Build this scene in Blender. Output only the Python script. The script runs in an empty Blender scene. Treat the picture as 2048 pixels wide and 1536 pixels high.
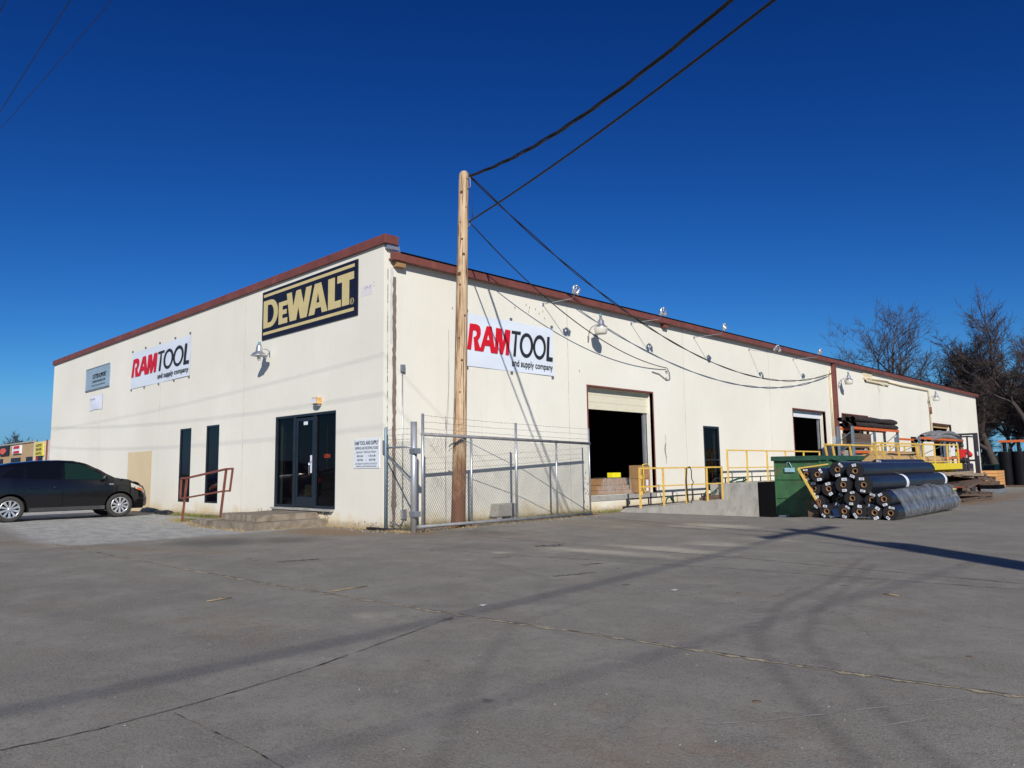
import bpy, math, random
import numpy as np
from mathutils import Vector, Matrix

# ------------------------------------------------------------------ camera, sky, sun, exposure
S = bpy.context.scene
COL = S.collection
CAM = Vector((12.93, -9.38, 1.22))
YAW, PITCH, ROLL = math.radians(-44.152), math.radians(6.534), math.radians(-0.843)
fw = Vector((math.sin(YAW)*math.cos(PITCH), math.cos(YAW)*math.cos(PITCH), math.sin(PITCH)))
r0 = Vector((math.cos(YAW), -math.sin(YAW), 0)); u0 = r0.cross(fw)
rt = r0*math.cos(ROLL) + u0*math.sin(ROLL); up = -r0*math.sin(ROLL) + u0*math.cos(ROLL)
cd = bpy.data.cameras.new("camera"); cam = bpy.data.objects.new("camera", cd); COL.objects.link(cam)
m = Matrix.Identity(4)
for i in range(3):
    m[i][0] = rt[i]; m[i][1] = up[i]; m[i][2] = -fw[i]; m[i][3] = CAM[i]
cam.matrix_world = m
cd.sensor_width = 36.0; cd.lens = 26.134; cd.clip_end = 3000; cd.clip_start = 0.05
S.camera = cam

SUND = Vector((-1.0, 0.84, -0.70)).normalized()          # the way the sunlight travels
elev = math.asin(-SUND.z); azim = math.atan2(-SUND.x, -SUND.y)
w = bpy.data.worlds.new("World"); S.world = w; w.use_nodes = True
nt = w.node_tree; bg = nt.nodes["Background"]
sky = nt.nodes.new("ShaderNodeTexSky"); sky.sky_type = 'NISHITA'; sky.sun_disc = False
sky.sun_elevation = elev; sky.sun_rotation = azim
sky.altitude = 200; sky.air_density = 1.0; sky.dust_density = 0.35; sky.ozone_density = 3.0
sr = nt.nodes.new("ShaderNodeSeparateColor"); nt.links.new(sky.outputs[0], sr.inputs[0])
cr_ = nt.nodes.new("ShaderNodeCombineColor")
SKYS = 0.10; outs = []
for i, (pw, gn, mxv) in enumerate(((2.26, .0035, 5.4), (1.72, .01425, 7.0), (1.38, .0398, 8.2))):   # deepens the blue of a very clear winter sky
    m1 = nt.nodes.new("ShaderNodeMath"); m1.operation = 'MINIMUM'; m1.inputs[1].default_value = mxv; nt.links.new(sr.outputs[i], m1.inputs[0])
    m2 = nt.nodes.new("ShaderNodeMath"); m2.operation = 'POWER'; m2.inputs[1].default_value = pw; nt.links.new(m1.outputs[0], m2.inputs[0])
    m3 = nt.nodes.new("ShaderNodeMath"); m3.operation = 'MULTIPLY'; m3.inputs[1].default_value = gn/SKYS; nt.links.new(m2.outputs[0], m3.inputs[0])
    outs.append(m3.outputs[0])
g2_ = nt.nodes.new("ShaderNodeMath"); g2_.operation = 'MULTIPLY'; g2_.inputs[1].default_value = 1.50; nt.links.new(outs[1], g2_.inputs[0])
b2_ = nt.nodes.new("ShaderNodeMath"); b2_.operation = 'MAXIMUM'; nt.links.new(outs[2], b2_.inputs[0]); nt.links.new(g2_.outputs[0], b2_.inputs[1])
nt.links.new(outs[0], cr_.inputs[0]); nt.links.new(outs[1], cr_.inputs[1]); nt.links.new(b2_.outputs[0], cr_.inputs[2])
nt.links.new(cr_.outputs[0], bg.inputs[0]); bg.inputs[1].default_value = SKYS
sl = bpy.data.lights.new("sun", 'SUN'); sl.energy = 4.7; sl.angle = math.radians(0.53); sl.color = (1.0, 0.95, 0.87)
so = bpy.data.objects.new("sun", sl); COL.objects.link(so)
so.rotation_euler = SUND.to_track_quat('-Z', 'Y').to_euler()
S.view_settings.view_transform = 'Standard'; S.view_settings.look = 'None'
S.view_settings.exposure = 0.0; S.view_settings.gamma = 1.0

# ------------------------------------------------------------------ helpers
R = random.Random(7)
def V(*a): return Vector(a)

class MB:
    """collects shapes and links them as one mesh object"""
    def __init__(s): s.v = []; s.f = []; s.sm = []; s.mi = []; s.cur = 0
    def face(s, idx, smooth=False): s.f.append(tuple(idx)); s.sm.append(smooth); s.mi.append(s.cur)
    def poly(s, pts, smooth=False):
        b = len(s.v); s.v += [tuple(p) for p in pts]; s.face(range(b, b+len(pts)), smooth); return s
    def box(s, x0, x1, y0, y1, z0, z1, M=None):
        b = len(s.v)
        ps = [Vector((x, y, z)) for z in (z0, z1) for (x, y) in ((x0, y0), (x1, y0), (x1, y1), (x0, y1))]
        if M is not None: ps = [M @ p for p in ps]
        s.v += [tuple(p) for p in ps]
        for q in ((0,3,2,1),(4,5,6,7),(0,1,5,4),(1,2,6,5),(2,3,7,6),(3,0,4,7)): s.face([b+i for i in q])
        return s
    def bar(s, a, b, w_, h_=None):
        """square bar between two points"""
        a = Vector(a); b = Vector(b); h_ = h_ or w_
        d = b-a; L = d.length; q = d.to_track_quat('Z', 'Y').to_matrix().to_4x4()
        return s.box(-w_/2, w_/2, -h_/2, h_/2, 0, L, Matrix.Translation(a) @ q)
    def tube(s, pts, r, n=8, cap=True, smooth=True):
        pts = [Vector(p) for p in pts]; N = len(pts)
        rr = r if isinstance(r, (list, tuple)) else [r]*N
        b = len(s.v); prev = None
        for i, p in enumerate(pts):
            t = (pts[min(i+1, N-1)] - pts[max(i-1, 0)])
            if t.length < 1e-9: t = Vector((0, 0, 1))
            t.normalize()
            if prev is None:
                a = Vector((0, 0, 1)) if abs(t.z) < .9 else Vector((1, 0, 0)); x = t.cross(a).normalized()
            else:
                x = (prev - t*prev.dot(t))
                if x.length < 1e-6: x = t.orthogonal()
                x.normalize()
            prev = x; y = t.cross(x)
            for k in range(n):
                an = 2*math.pi*k/n; s.v.append(tuple(p + x*math.cos(an)*rr[i] + y*math.sin(an)*rr[i]))
        for i in range(N-1):
            for k in range(n):
                k2 = (k+1) % n; s.face((b+i*n+k, b+i*n+k2, b+(i+1)*n+k2, b+(i+1)*n+k), smooth)
        if cap and n > 2:
            s.face([b+k for k in range(n)][::-1]); s.face([b+(N-1)*n+k for k in range(n)])
        return s
    def lathe(s, prof, M=None, n=24, smooth=True):
        """prof = (radius, height) pairs, turned about local Z"""
        M = M or Matrix.Identity(4); b = len(s.v)
        for (r, z) in prof:
            for k in range(n):
                a = 2*math.pi*k/n; s.v.append(tuple(M @ Vector((r*math.cos(a), r*math.sin(a), z))))
        for i in range(len(prof)-1):
            for k in range(n):
                k2 = (k+1) % n; s.face((b+i*n+k, b+i*n+k2, b+(i+1)*n+k2, b+(i+1)*n+k), smooth)
        return s
    def prism(s, pts2, M, th):
        """2D outline (u,v) pushed out along local +Z by th; M maps (u,v,w) to the world"""
        n = len(pts2); b = len(s.v)
        for w_ in (0, th):
            for (u, v) in pts2: s.v.append(tuple(M @ Vector((u, v, w_))))
        s.face([b+i for i in range(n)][::-1]); s.face([b+n+i for i in range(n)])
        for i in range(n):
            j = (i+1) % n; s.face((b+i, b+j, b+n+j, b+n+i))
        return s
    def build(s, name, mat=None, parent=None, bevel=0, sub=0, loc=None):
        me = bpy.data.meshes.new(name); o = bpy.data.objects.new(name, me); COL.objects.link(o)
        off = Vector((0, 0, 0))
        if parent is not None:
            o.parent = parent; q = parent
            while q is not None: off += q.location; q = q.parent
        if loc is not None:
            o.location = Vector(loc) - off; off = Vector(loc)
        vs = [(x-off.x, y-off.y, z-off.z) for (x, y, z) in s.v]
        me.from_pydata(vs, [], s.f)
        mats = mat if isinstance(mat, (list, tuple)) else [mat]
        for mm in mats:
            if mm: me.materials.append(mm)
        me.polygons.foreach_set('use_smooth', s.sm)
        if len(mats) > 1: me.polygons.foreach_set('material_index', s.mi)
        me.validate(); me.update()
        if bevel:
            md = o.modifiers.new("bevel", 'BEVEL'); md.width = bevel; md.segments = 2; md.limit_method = 'ANGLE'
        if sub:
            md = o.modifiers.new("subdiv", 'SUBSURF'); md.levels = sub; md.render_levels = sub
        return o

def pieces(mb, name, mat, parent=None, **kw):
    """build every connected piece of mb as an object of its own"""
    n = len(mb.v); p = list(range(n))
    def find(a):
        while p[a] != a: p[a] = p[p[a]]; a = p[a]
        return a
    for f in mb.f:
        for q in f[1:]: p[find(q)] = find(f[0])
    groups = {}
    for i, f in enumerate(mb.f): groups.setdefault(find(f[0]), []).append(i)
    out = []
    for g in groups.values():
        m2 = MB(); ix = {}
        for i in g:
            idx = []
            for q in mb.f[i]:
                if q not in ix: ix[q] = len(m2.v); m2.v.append(mb.v[q])
                idx.append(ix[q])
            m2.face(idx, mb.sm[i])
        out.append(m2.build(name, mat, parent, **kw))
    return out
def tag(o, label=None, cat=None, group=None, kind=None):
    if label: o['label'] = label
    if cat: o['category'] = cat
    if group: o['group'] = group
    if kind: o['kind'] = kind
    return o
def empty(name, loc, label=None, cat=None, group=None, rz=0):
    o = bpy.data.objects.new(name, None); COL.objects.link(o); o.empty_display_size = .2
    o.location = loc; o.rotation_euler = (0, 0, rz)
    return tag(o, label, cat, group)
KIDS = {}
def copy_tree(o, parent=None):
    c = o.copy(); COL.objects.link(c); c.parent = parent
    for ch in list(o.children): copy_tree(ch, c)
    return c
def frame(o, u, v):
    """matrix mapping local (a,b,c) to o + a*u + b*v + c*(u x v)"""
    u = Vector(u); v = Vector(v); n = u.cross(v); M = Matrix.Identity(4)
    for i in range(3):
        M[i][0] = u[i]; M[i][1] = v[i]; M[i][2] = n[i]; M[i][3] = o[i]
    return M
FW = lambda x, y, z: frame((x, y, z), (1, 0, 0), (0, 0, 1))        # faces -Y
SW = lambda x, y, z: frame((x, y, z), (0, 1, 0), (0, 0, 1))        # faces +X

# ------------------------------------------------------------------ materials
def nodes(name):
    mt = bpy.data.materials.new(name); mt.use_nodes = True
    return mt, mt.node_tree, mt.node_tree.nodes["Principled BSDF"]
def tx(nt): return nt.nodes.new("ShaderNodeTexCoord").outputs['Object']
def noise(nt, vec, scale, detail=4, rough=.55, sc=None):
    if sc:
        mp = nt.nodes.new("ShaderNodeMapping"); mp.inputs['Scale'].default_value = sc
        nt.links.new(vec, mp.inputs[0]); vec = mp.outputs[0]
    n = nt.nodes.new("ShaderNodeTexNoise"); n.inputs['Scale'].default_value = scale
    n.inputs['Detail'].default_value = detail; n.inputs['Roughness'].default_value = rough
    nt.links.new(vec, n.inputs['Vector']); return n.outputs[0]
def ramp(nt, fac, a, b, ca=(0, 0, 0, 1), cb=(1, 1, 1, 1)):
    r = nt.nodes.new("ShaderNodeValToRGB"); r.color_ramp.elements[0].position = a; r.color_ramp.elements[1].position = b
    r.color_ramp.elements[0].color = ca; r.color_ramp.elements[1].color = cb
    nt.links.new(fac, r.inputs[0]); return r.outputs[0]
def mix(nt, fac, a, b, mode='MIX'):
    mx = nt.nodes.new("ShaderNodeMix"); mx.data_type = 'RGBA'; mx.blend_type = mode
    for k, val in ((0, fac), (6, a), (7, b)):
        if isinstance(val, bpy.types.NodeSocket): nt.links.new(val, mx.inputs[k])
        elif k == 0: mx.inputs[0].default_value = val
        else: mx.inputs[k].default_value = (*val[:3], 1)
    return mx.outputs[2]
def math_(nt, op, a, b=None, c=None):
    n = nt.nodes.new("ShaderNodeMath"); n.operation = op
    for i, val in enumerate((a, b, c)):
        if val is None: continue
        if isinstance(val, bpy.types.NodeSocket): nt.links.new(val, n.inputs[i])
        else: n.inputs[i].default_value = val
    return n.outputs[0]
def bump(nt, h, strength, dist=.01):
    b = nt.nodes.new("ShaderNodeBump"); b.inputs['Strength'].default_value = strength; b.inputs['Distance'].default_value = dist
    nt.links.new(h, b.inputs['Height']); return b.outputs[0]
def mat(name, col, rough=.6, metal=0, var=.15, scale=6, bmp=0, bscale=60, spot=None, spotfac=(.6, .75), spotscale=3, sc=None, coat=0, spec=None):
    """worn surface: base colour varied by noise, optional spots of a second colour, optional bump"""
    mt, nt, p = nodes(name); v = tx(nt)
    n = noise(nt, v, scale, 5, .6, sc)
    lo = tuple(c*(1-var) for c in col); hi = tuple(min(1, c*(1+var)) for c in col)
    c = mix(nt, ramp(nt, n, .3, .7), lo, hi)
    if spot:
        c = mix(nt, ramp(nt, noise(nt, v, spotscale, 8, .65, sc), *spotfac), c, spot)
    nt.links.new(c, p.inputs['Base Color']); p.inputs['Roughness'].default_value = rough; p.inputs['Metallic'].default_value = metal
    if coat: p.inputs['Coat Weight'].default_value = coat; p.inputs['Coat Roughness'].default_value = .05
    if spec is not None: p.inputs['Specular IOR Level'].default_value = spec
    if bmp: nt.links.new(bump(nt, noise(nt, v, bscale, 4, .6, sc), bmp), p.inputs['Normal'])
    return mt
def emit(name, col, s):
    mt, nt, p = nodes(name); p.inputs['Emission Color'].default_value = (*col, 1); p.inputs['Emission Strength'].default_value = s
    p.inputs['Base Color'].default_value = (*col, 1); return mt

def wall_mat():
    mt, nt, p = nodes("painted_wall"); v = tx(nt)
    base = mix(nt, ramp(nt, noise(nt, v, .35, 5, .6), .35, .7), (.735, .71, .62), (.80, .775, .685))
    base = mix(nt, math_(nt, 'MULTIPLY', ramp(nt, noise(nt, v, 5, 6, .7, (1, 1, .5)), .55, .8), .6), base, (.69, .66, .565))
    # rain streaks: thin vertical wear running down from the eaves
    st = noise(nt, v, 3.2, 3, .5, (1, 1, .04))
    sep = nt.nodes.new("ShaderNodeSeparateXYZ"); nt.links.new(v, sep.inputs[0]); z = sep.outputs[2]
    base = mix(nt, math_(nt, 'MULTIPLY', ramp(nt, st, .6, .78), .13), base, (.60, .55, .43))
    # splashed dirt along the foot of the wall, ragged upper edge
    edge = math_(nt, 'ADD', math_(nt, 'MULTIPLY', noise(nt, v, 1.1, 6, .6), 1.1), -.22)
    low = math_(nt, 'SUBTRACT', edge, z)
    base = mix(nt, math_(nt, 'MULTIPLY', ramp(nt, low, -.10, .30), .75), base, (.64, .50, .28))
    low2 = math_(nt, 'SUBTRACT', math_(nt, 'MULTIPLY', noise(nt, v, 7, 6, .7), .32), z)
    base = mix(nt, math_(nt, 'MULTIPLY', ramp(nt, low2, 0, .12), .6), base, (.30, .24, .15))
    nt.links.new(base, p.inputs['Base Color']); p.inputs['Roughness'].default_value = .75
    p.inputs['Specular IOR Level'].default_value = .25
    h = math_(nt, 'ADD', noise(nt, v, 70, 4, .6), math_(nt, 'MULTIPLY', noise(nt, v, 1.3, 3, .5), 2.0))
    nt.links.new(bump(nt, h, .30, .006), p.inputs['Normal'])
    return mt
def wood_mat(name, c1_, c2_, c3_, stretch=(8, 8, .35), rough=.8, dark_low=None):
    mt, nt, p = nodes(name); v = tx(nt)
    g = noise(nt, v, 3.0, 8, .65, stretch)
    c = mix(nt, ramp(nt, g, .35, .65), c1_, c2_)
    g2 = noise(nt, v, 5, 8, .75, stretch)
    c = mix(nt, ramp(nt, g2, .54, .64), c, c3_)
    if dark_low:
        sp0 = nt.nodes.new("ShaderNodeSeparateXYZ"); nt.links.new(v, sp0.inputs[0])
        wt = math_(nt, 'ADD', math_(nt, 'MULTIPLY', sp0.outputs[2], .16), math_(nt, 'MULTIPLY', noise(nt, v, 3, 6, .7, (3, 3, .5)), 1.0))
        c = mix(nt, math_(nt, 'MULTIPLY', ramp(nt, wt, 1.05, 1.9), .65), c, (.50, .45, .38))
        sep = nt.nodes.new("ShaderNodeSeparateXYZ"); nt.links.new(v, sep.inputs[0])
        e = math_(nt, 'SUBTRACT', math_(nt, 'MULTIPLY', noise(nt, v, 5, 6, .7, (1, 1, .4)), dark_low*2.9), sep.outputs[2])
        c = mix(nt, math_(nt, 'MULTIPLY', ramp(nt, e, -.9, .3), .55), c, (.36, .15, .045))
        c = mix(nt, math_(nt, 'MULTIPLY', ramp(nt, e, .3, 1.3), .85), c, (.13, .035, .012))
    nt.links.new(c, p.inputs['Base Color']); p.inputs['Roughness'].default_value = rough
    nt.links.new(bump(nt, g2, .6, .01), p.inputs['Normal']); return mt
def glass_mat(name, tint, trans=.35, rough=.02, ior=1.5):
    mt, nt, p = nodes(name); out = nt.nodes["Material Output"]
    p.inputs['Base Color'].default_value = (*tint, 1); p.inputs['Roughness'].default_value = rough
    p.inputs['Specular IOR Level'].default_value = .26
    nt.links.new(bump(nt, noise(nt, tx(nt), 1.2, 2, .5), .06, .02), p.inputs['Normal'])
    t = nt.nodes.new("ShaderNodeBsdfTransparent"); t.inputs[0].default_value = (.75, .8, .82, 1)
    ms = nt.nodes.new("ShaderNodeMixShader"); ms.inputs[0].default_value = trans
    nt.links.new(p.outputs[0], ms.inputs[1]); nt.links.new(t.outputs[0], ms.inputs[2]); nt.links.new(ms.outputs[0], out.inputs[0])
    return mt
def film_mat():
    mt, nt, p = nodes("clear_wrap"); out = nt.nodes["Material Output"]; v = tx(nt)
    p.inputs['Base Color'].default_value = (.62, .66, .70, 1); p.inputs['Roughness'].default_value = .09
    p.inputs['Specular IOR Level'].default_value = .9
    nt.links.new(bump(nt, noise(nt, v, 6, 6, .65, (.6, 3.2, .9)), 1.0, .03), p.inputs['Normal'])
    t = nt.nodes.new("ShaderNodeBsdfTransparent")
    ms = nt.nodes.new("ShaderNodeMixShader")
    f = ramp(nt, noise(nt, v, 4, 7, .7, (.5, 2.8, 1.0)), .35, .68, (.02,)*3+(1,), (.42,)*3+(1,))
    nt.links.new(f, ms.inputs[0]); nt.links.new(t.outputs[0], ms.inputs[1]); nt.links.new(p.outputs[0], ms.inputs[2])
    nt.links.new(ms.outputs[0], out.inputs[0]); return mt

M = dict(
    wall=wall_mat(),
    brown=mat("brown_trim_paint", (.175, .054, .042), .55, var=.18, scale=2.5, spot=(.27, .10, .075), spotfac=(.55, .8), bmp=.1),
    tanpatch=mat("tan_paint", (.66, .53, .33), .8, var=.05, scale=1.5),
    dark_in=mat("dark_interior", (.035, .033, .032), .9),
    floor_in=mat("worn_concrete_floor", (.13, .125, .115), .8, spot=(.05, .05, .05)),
    concrete=mat("cast_concrete", (.36, .345, .315), .9, var=.15, scale=2.5, bmp=.5, bscale=45, spot=(.20, .19, .17), spotfac=(.5, .8)),
    step=mat("weathered_step_concrete", (.24, .20, .155), .95, var=.22, scale=4, bmp=.6, bscale=50, spot=(.12, .095, .065), spotfac=(.48, .7)),
    galv=mat("galvanised_steel", (.50, .52, .55), .42, .75, var=.18, scale=7, spot=(.30, .17, .10), spotfac=(.64, .74), spotscale=2.6),
    galv_dull=mat("dull_galvanised_rail", (.24, .24, .25), .65, .35, var=.2, scale=6, spot=(.20, .12, .08), spotfac=(.62, .74), spotscale=3),
    galv_new=mat("bright_galvanised_steel", (.60, .62, .66), .35, .8, var=.1, scale=9),
    rust=mat("rusty_steel", (.20, .085, .045), .85, .2, var=.3, scale=9, bmp=.4),
    rail_rust=mat("rust_brown_painted_rail", (.20, .062, .040), .7, var=.25, scale=10, spot=(.16, .05, .03)),
    wire=mat("fence_wire", (.22, .22, .20), .5, .6, var=.1),
    barb=mat("dull_barbed_wire", (.16, .14, .12), .7, .4),
    cable=mat("black_cable", (.018, .018, .02), .6, var=.2),
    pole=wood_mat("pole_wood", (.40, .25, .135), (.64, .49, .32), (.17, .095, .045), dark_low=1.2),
    pole_grey=wood_mat("weathered_pole_wood", (.20, .15, .11), (.28, .22, .16), (.10, .07, .05)),
    yellow=mat("yellow_safety_paint", (.72, .47, .10), .55, var=.12, scale=8, spot=(.30, .15, .05), spotfac=(.66, .74), spotscale=7),
    yellow2=mat("bright_yellow_paint", (.78, .60, .02), .45, var=.1, scale=5, spot=(.12, .09, .02), spotfac=(.68, .74), spotscale=9),
    black=mat("black_paint", (.004, .004, .005), .9, spec=.08),
    blackrail=mat("dull_black_pipe", (.03, .032, .036), .6, .3),
    green=mat("dumpster_green_paint", (.042, .125, .052), .6, var=.3, scale=3, bmp=.15, spot=(.15, .10, .055), spotfac=(.55, .66), spotscale=2.6),
    green2=mat("dumpster_rim_green", (.02, .075, .045), .65, var=.3, scale=5, spot=(.30, .32, .30), spotfac=(.68, .74), spotscale=9),
    roll=mat("black_plastic_sheeting", (.016, .017, .024), .30, var=.3, scale=4, bmp=.25, bscale=14, sc=(1, .25, 1), spec=.55),
    rollend=mat("roll_end_layers", (.010, .009, .011), .7, var=.5, scale=30),
    core=mat("cardboard_core", (.24, .125, .055), .85, var=.2),
    paper=mat("paper_label", (.72, .74, .80), .6, var=.05, scale=20),
    ink=mat("black_ink", (.02, .02, .025), .6, var=.1),
    film=film_mat(),
    bluefilm=mat("blue_plastic", (.012, .035, .10), .3, var=.3),
    card=mat("cardboard", (.33, .19, .09), .85, var=.15, scale=5),
    card_tan=mat("tan_kraft_paper", (.44, .29, .13), .8, var=.15, scale=3, bmp=.3, bscale=8),
    yelbox=mat("yellow_case", (.85, .75, .02), .4, var=.05),
    alu=mat("dark_aluminium_frame", (.028, .042, .060), .4, .5, var=.15, scale=12, spot=(.18, .20, .22), spotfac=(.66, .74), spotscale=16),
    glass=glass_mat("storefront_glass", (.004, .004, .006), .48),
    winglass=glass_mat("window_glass", (.004, .004, .007), .08),
    carpaint=mat("black_car_paint", (.0035, .0035, .005), .22, .0, var=.1, scale=2, coat=.30, spot=(.008, .008, .009), spotfac=(.62, .9), spotscale=1.5),
    carpaint2=mat("dark_green_car_paint", (.010, .03, .022), .25, .0, var=.1, coat=1.0),
    carglass=glass_mat("car_glass", (.004, .005, .008), .04),
    carglass2=glass_mat("clear_car_glass", (.008, .022, .018), .0),
    tyre=mat("tyre_rubber", (.035, .033, .032), .85, var=.2, scale=20),
    alloy=mat("alloy_rim", (.62, .63, .65), .3, .7, var=.08),
    chrome=mat("chrome", (.8, .8, .82), .12, 1.0, var=.02),
    lamp_glass=mat("clear_lamp_lens", (.62, .60, .52), .15, var=.1, scale=30),
    orange_lens=mat("orange_lens", (.75, .17, .04), .2, var=.1),
    cream_metal=mat("cream_metal", (.72, .62, .42), .5, var=.1),
    grey_metal=mat("grey_painted_metal", (.22, .24, .27), .5, .3, var=.15),
    orange=mat("orange_rack_paint", (.62, .13, .025), .5, var=.2, scale=8),
    rackblue=mat("blue_grey_rack_paint", (.14, .20, .26), .5, .2, var=.2, scale=8),
    pallet=wood_mat("weathered_timber", (.085, .055, .038), (.15, .10, .07), (.045, .03, .022), (1, .3, 6)),
    lumber=wood_mat("fresh_lumber", (.58, .27, .09), (.66, .36, .14), (.42, .17, .06), (1, 1, 8)),
    bundle=mat("dark_mat_bundle", (.035, .026, .024), .7, var=.5, scale=8, bmp=.7, bscale=12),
    greybundle=mat("grey_wrapped_bundle", (.20, .20, .20), .5, var=.4, scale=8, bmp=.6, bscale=10),
    wrapgrey=mat("wrapped_pallet_grey", (.30, .32, .29), .5, var=.2, scale=3, bmp=.4, bscale=9),
    mesh_black=mat("black_mesh_roll", (.005, .0055, .008), .6, var=.6, scale=16, bmp=.8, bscale=30, spec=.12),
    forkred=mat("red_paint", (.45, .03, .02), .5, var=.15),
    forkgrey=mat("mast_grey_purple", (.05, .045, .055), .5, .3),
    redcloth=mat("red_cloth", (.50, .012, .015), .85, var=.2, scale=8),
    hivis=mat("hi_vis_yellow", (.65, .75, .05), .7, var=.1),
    skin=mat("skin", (.22, .11, .07), .6),
    sign_white=mat("white_sign_board", (.72, .77, .84), .5, var=.03, scale=2),
    sign_grey=mat("grey_blue_sign_board", (.28, .385, .48), .6, var=.12, scale=2),
    sign_black=mat("sign_black_navy", (.010, .010, .022), .45, var=.2),
    sign_gold=mat("sign_gold", (.60, .50, .24), .5, var=.07, scale=3),
    sign_red=mat("sign_red", (.62, .008, .02), .5, var=.05),
    halo=mat("pale_pink_outline", (.85, .70, .78), .5, var=.02),
    banner=mat("vinyl_banner", (.70, .76, .84), .45, var=.025, scale=1.5, bmp=.2, bscale=2.5),
    banner_w=mat("white_banner", (.74, .76, .86), .5, var=.05, scale=3, bmp=.4, bscale=3),
    clip=mat("grey_clip", (.12, .13, .15), .6),
    bark=mat("tree_bark", (.050, .040, .036), .9, var=.3, scale=2),
    twig=mat("tree_twig", (.055, .040, .038), .9, var=.2, scale=2),
    patch=mat("brown_sealant", (.20, .155, .125), .8, var=.25, scale=9),
    seal_light=mat("mismatched_touch_up_paint", (.62, .60, .60), .7, var=.1),
    mall_tan=mat("tan_block_wall", (.45, .31, .17), .85, var=.08, scale=1),
    mall_cream=mat("cream_block_wall", (.62, .57, .42), .85, var=.06, scale=1),
    mall_pink=mat("pinkish_block_wall", (.58, .48, .44), .85, var=.06, scale=1),
    tarp=mat("black_tarp", (.015, .015, .02), .5, bmp=.4, bscale=8),
    hose=mat("green_hose", (.015, .075, .05), .5),
    straw=mat("straw", (.34, .25, .13), .8, var=.4, scale=6),
    litter=mat("white_litter", (.8, .8, .8), .7),
    grass=mat("dry_grass", (.20, .19, .06), .85, var=.5, scale=3),
)
# ------------------------------------------------------------------ ground
def smooth01(t): t = np.clip(t, 0, 1); return t*t*(3-2*t)
def gz(x, y):
    x = np.asarray(x, float); y = np.asarray(y, float)
    base = -0.0116*np.clip(y-8, 0, 60)
    well = -0.060*np.clip(np.minimum(y, 16)-7.6, 0, 9)*smooth01((5.6-x)/.8)*(1-smooth01((y-19)/5))
    return base + well
def gzf(x, y): return float(gz(x, y))

def axis(lo, hi, step, ext):
    a = list(np.arange(lo, hi+1e-6, step)); s = step
    l = lo; left = []
    while l > -ext:
        s *= 1.35; l -= s; left.append(l)
    s = step; r = hi; right = []
    while r < ext:
        s *= 1.35; r += s; right.append(r)
    return np.array(left[::-1]+a+right)
xs = axis(-9.0, 15.0, .055, 900); ys = axis(-9.6, 8.0, .055, 900)
X, Y = np.meshgrid(xs, ys, indexing='ij'); Z = gz(X, Y)
nx, ny = X.shape
co = np.stack([X, Y, Z], -1).reshape(-1, 3)
ii = (np.arange(nx-1)[:, None]*ny + np.arange(ny-1)[None, :]).reshape(-1)
quads = np.stack([ii, ii+ny, ii+ny+1, ii+1], -1)
gm = bpy.data.meshes.new("ground"); gm.vertices.add(len(co)); gm.vertices.foreach_set('co', co.reshape(-1).astype(np.float32))
gm.loops.add(quads.size); gm.loops.foreach_set('vertex_index', quads.reshape(-1).astype(np.int32))
gm.polygons.add(len(quads)); gm.polygons.foreach_set('loop_start', (np.arange(len(quads))*4).astype(np.int32))
gm.polygons.foreach_set('loop_total', np.full(len(quads), 4, np.int32))
gm.update(calc_edges=True)
def dist_poly(pts):
    d = np.full(X.shape, 1e9)
    for (a, b) in zip(pts, pts[1:]):
        ax, ay = a; bx, by = b; L2 = (bx-ax)**2+(by-ay)**2+1e-9
        t = np.clip(((X-ax)*(bx-ax)+(Y-ay)*(by-ay))/L2, 0, 1)
        d = np.minimum(d, np.hypot(X-ax-t*(bx-ax), Y-ay-t*(by-ay)))
    return d
def blob(cx, cy, rx, ry, rot=0):
    c, s = math.cos(rot), math.sin(rot); dx, dy = X-cx, Y-cy
    return np.clip(1.3-np.hypot((dx*c+dy*s)/rx, (-dx*s+dy*c)/ry), 0, 1)
dark = np.zeros(X.shape); light = np.zeros(X.shape); grav = np.zeros(X.shape); dirt = np.zeros(X.shape)
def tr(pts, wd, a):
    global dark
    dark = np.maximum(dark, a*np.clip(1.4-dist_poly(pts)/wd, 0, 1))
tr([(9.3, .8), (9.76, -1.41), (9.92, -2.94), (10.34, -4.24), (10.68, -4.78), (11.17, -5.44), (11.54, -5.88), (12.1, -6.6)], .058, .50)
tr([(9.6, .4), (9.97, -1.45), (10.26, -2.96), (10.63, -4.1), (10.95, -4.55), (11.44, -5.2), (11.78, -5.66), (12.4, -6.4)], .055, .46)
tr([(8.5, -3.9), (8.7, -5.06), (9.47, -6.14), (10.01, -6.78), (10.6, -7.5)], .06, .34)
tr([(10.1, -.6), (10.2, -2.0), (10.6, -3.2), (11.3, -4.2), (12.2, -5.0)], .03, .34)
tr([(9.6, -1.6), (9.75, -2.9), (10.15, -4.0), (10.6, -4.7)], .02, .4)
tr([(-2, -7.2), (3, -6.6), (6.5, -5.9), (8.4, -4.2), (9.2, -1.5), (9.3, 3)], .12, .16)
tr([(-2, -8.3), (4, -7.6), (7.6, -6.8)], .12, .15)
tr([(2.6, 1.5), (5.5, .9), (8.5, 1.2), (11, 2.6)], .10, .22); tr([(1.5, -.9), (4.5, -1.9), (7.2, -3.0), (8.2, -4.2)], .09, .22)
for (cx, cy, rx, ry, a) in ((6.9, -.9, 1.0, .5, .5), (4.0, -1.2, 1.4, .5, .3), (2.2, .8, 1.1, .5, .55), (-.3, -3.4, 1.0, .9, .95), (.4, -2.4, .8, .7, .8), (5.2, -4.2, 1.1, .6, .25), (12.4, 2, 1.5, 2.5, .2)):
    dark = np.maximum(dark, a*blob(cx, cy, rx, ry))
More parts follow.
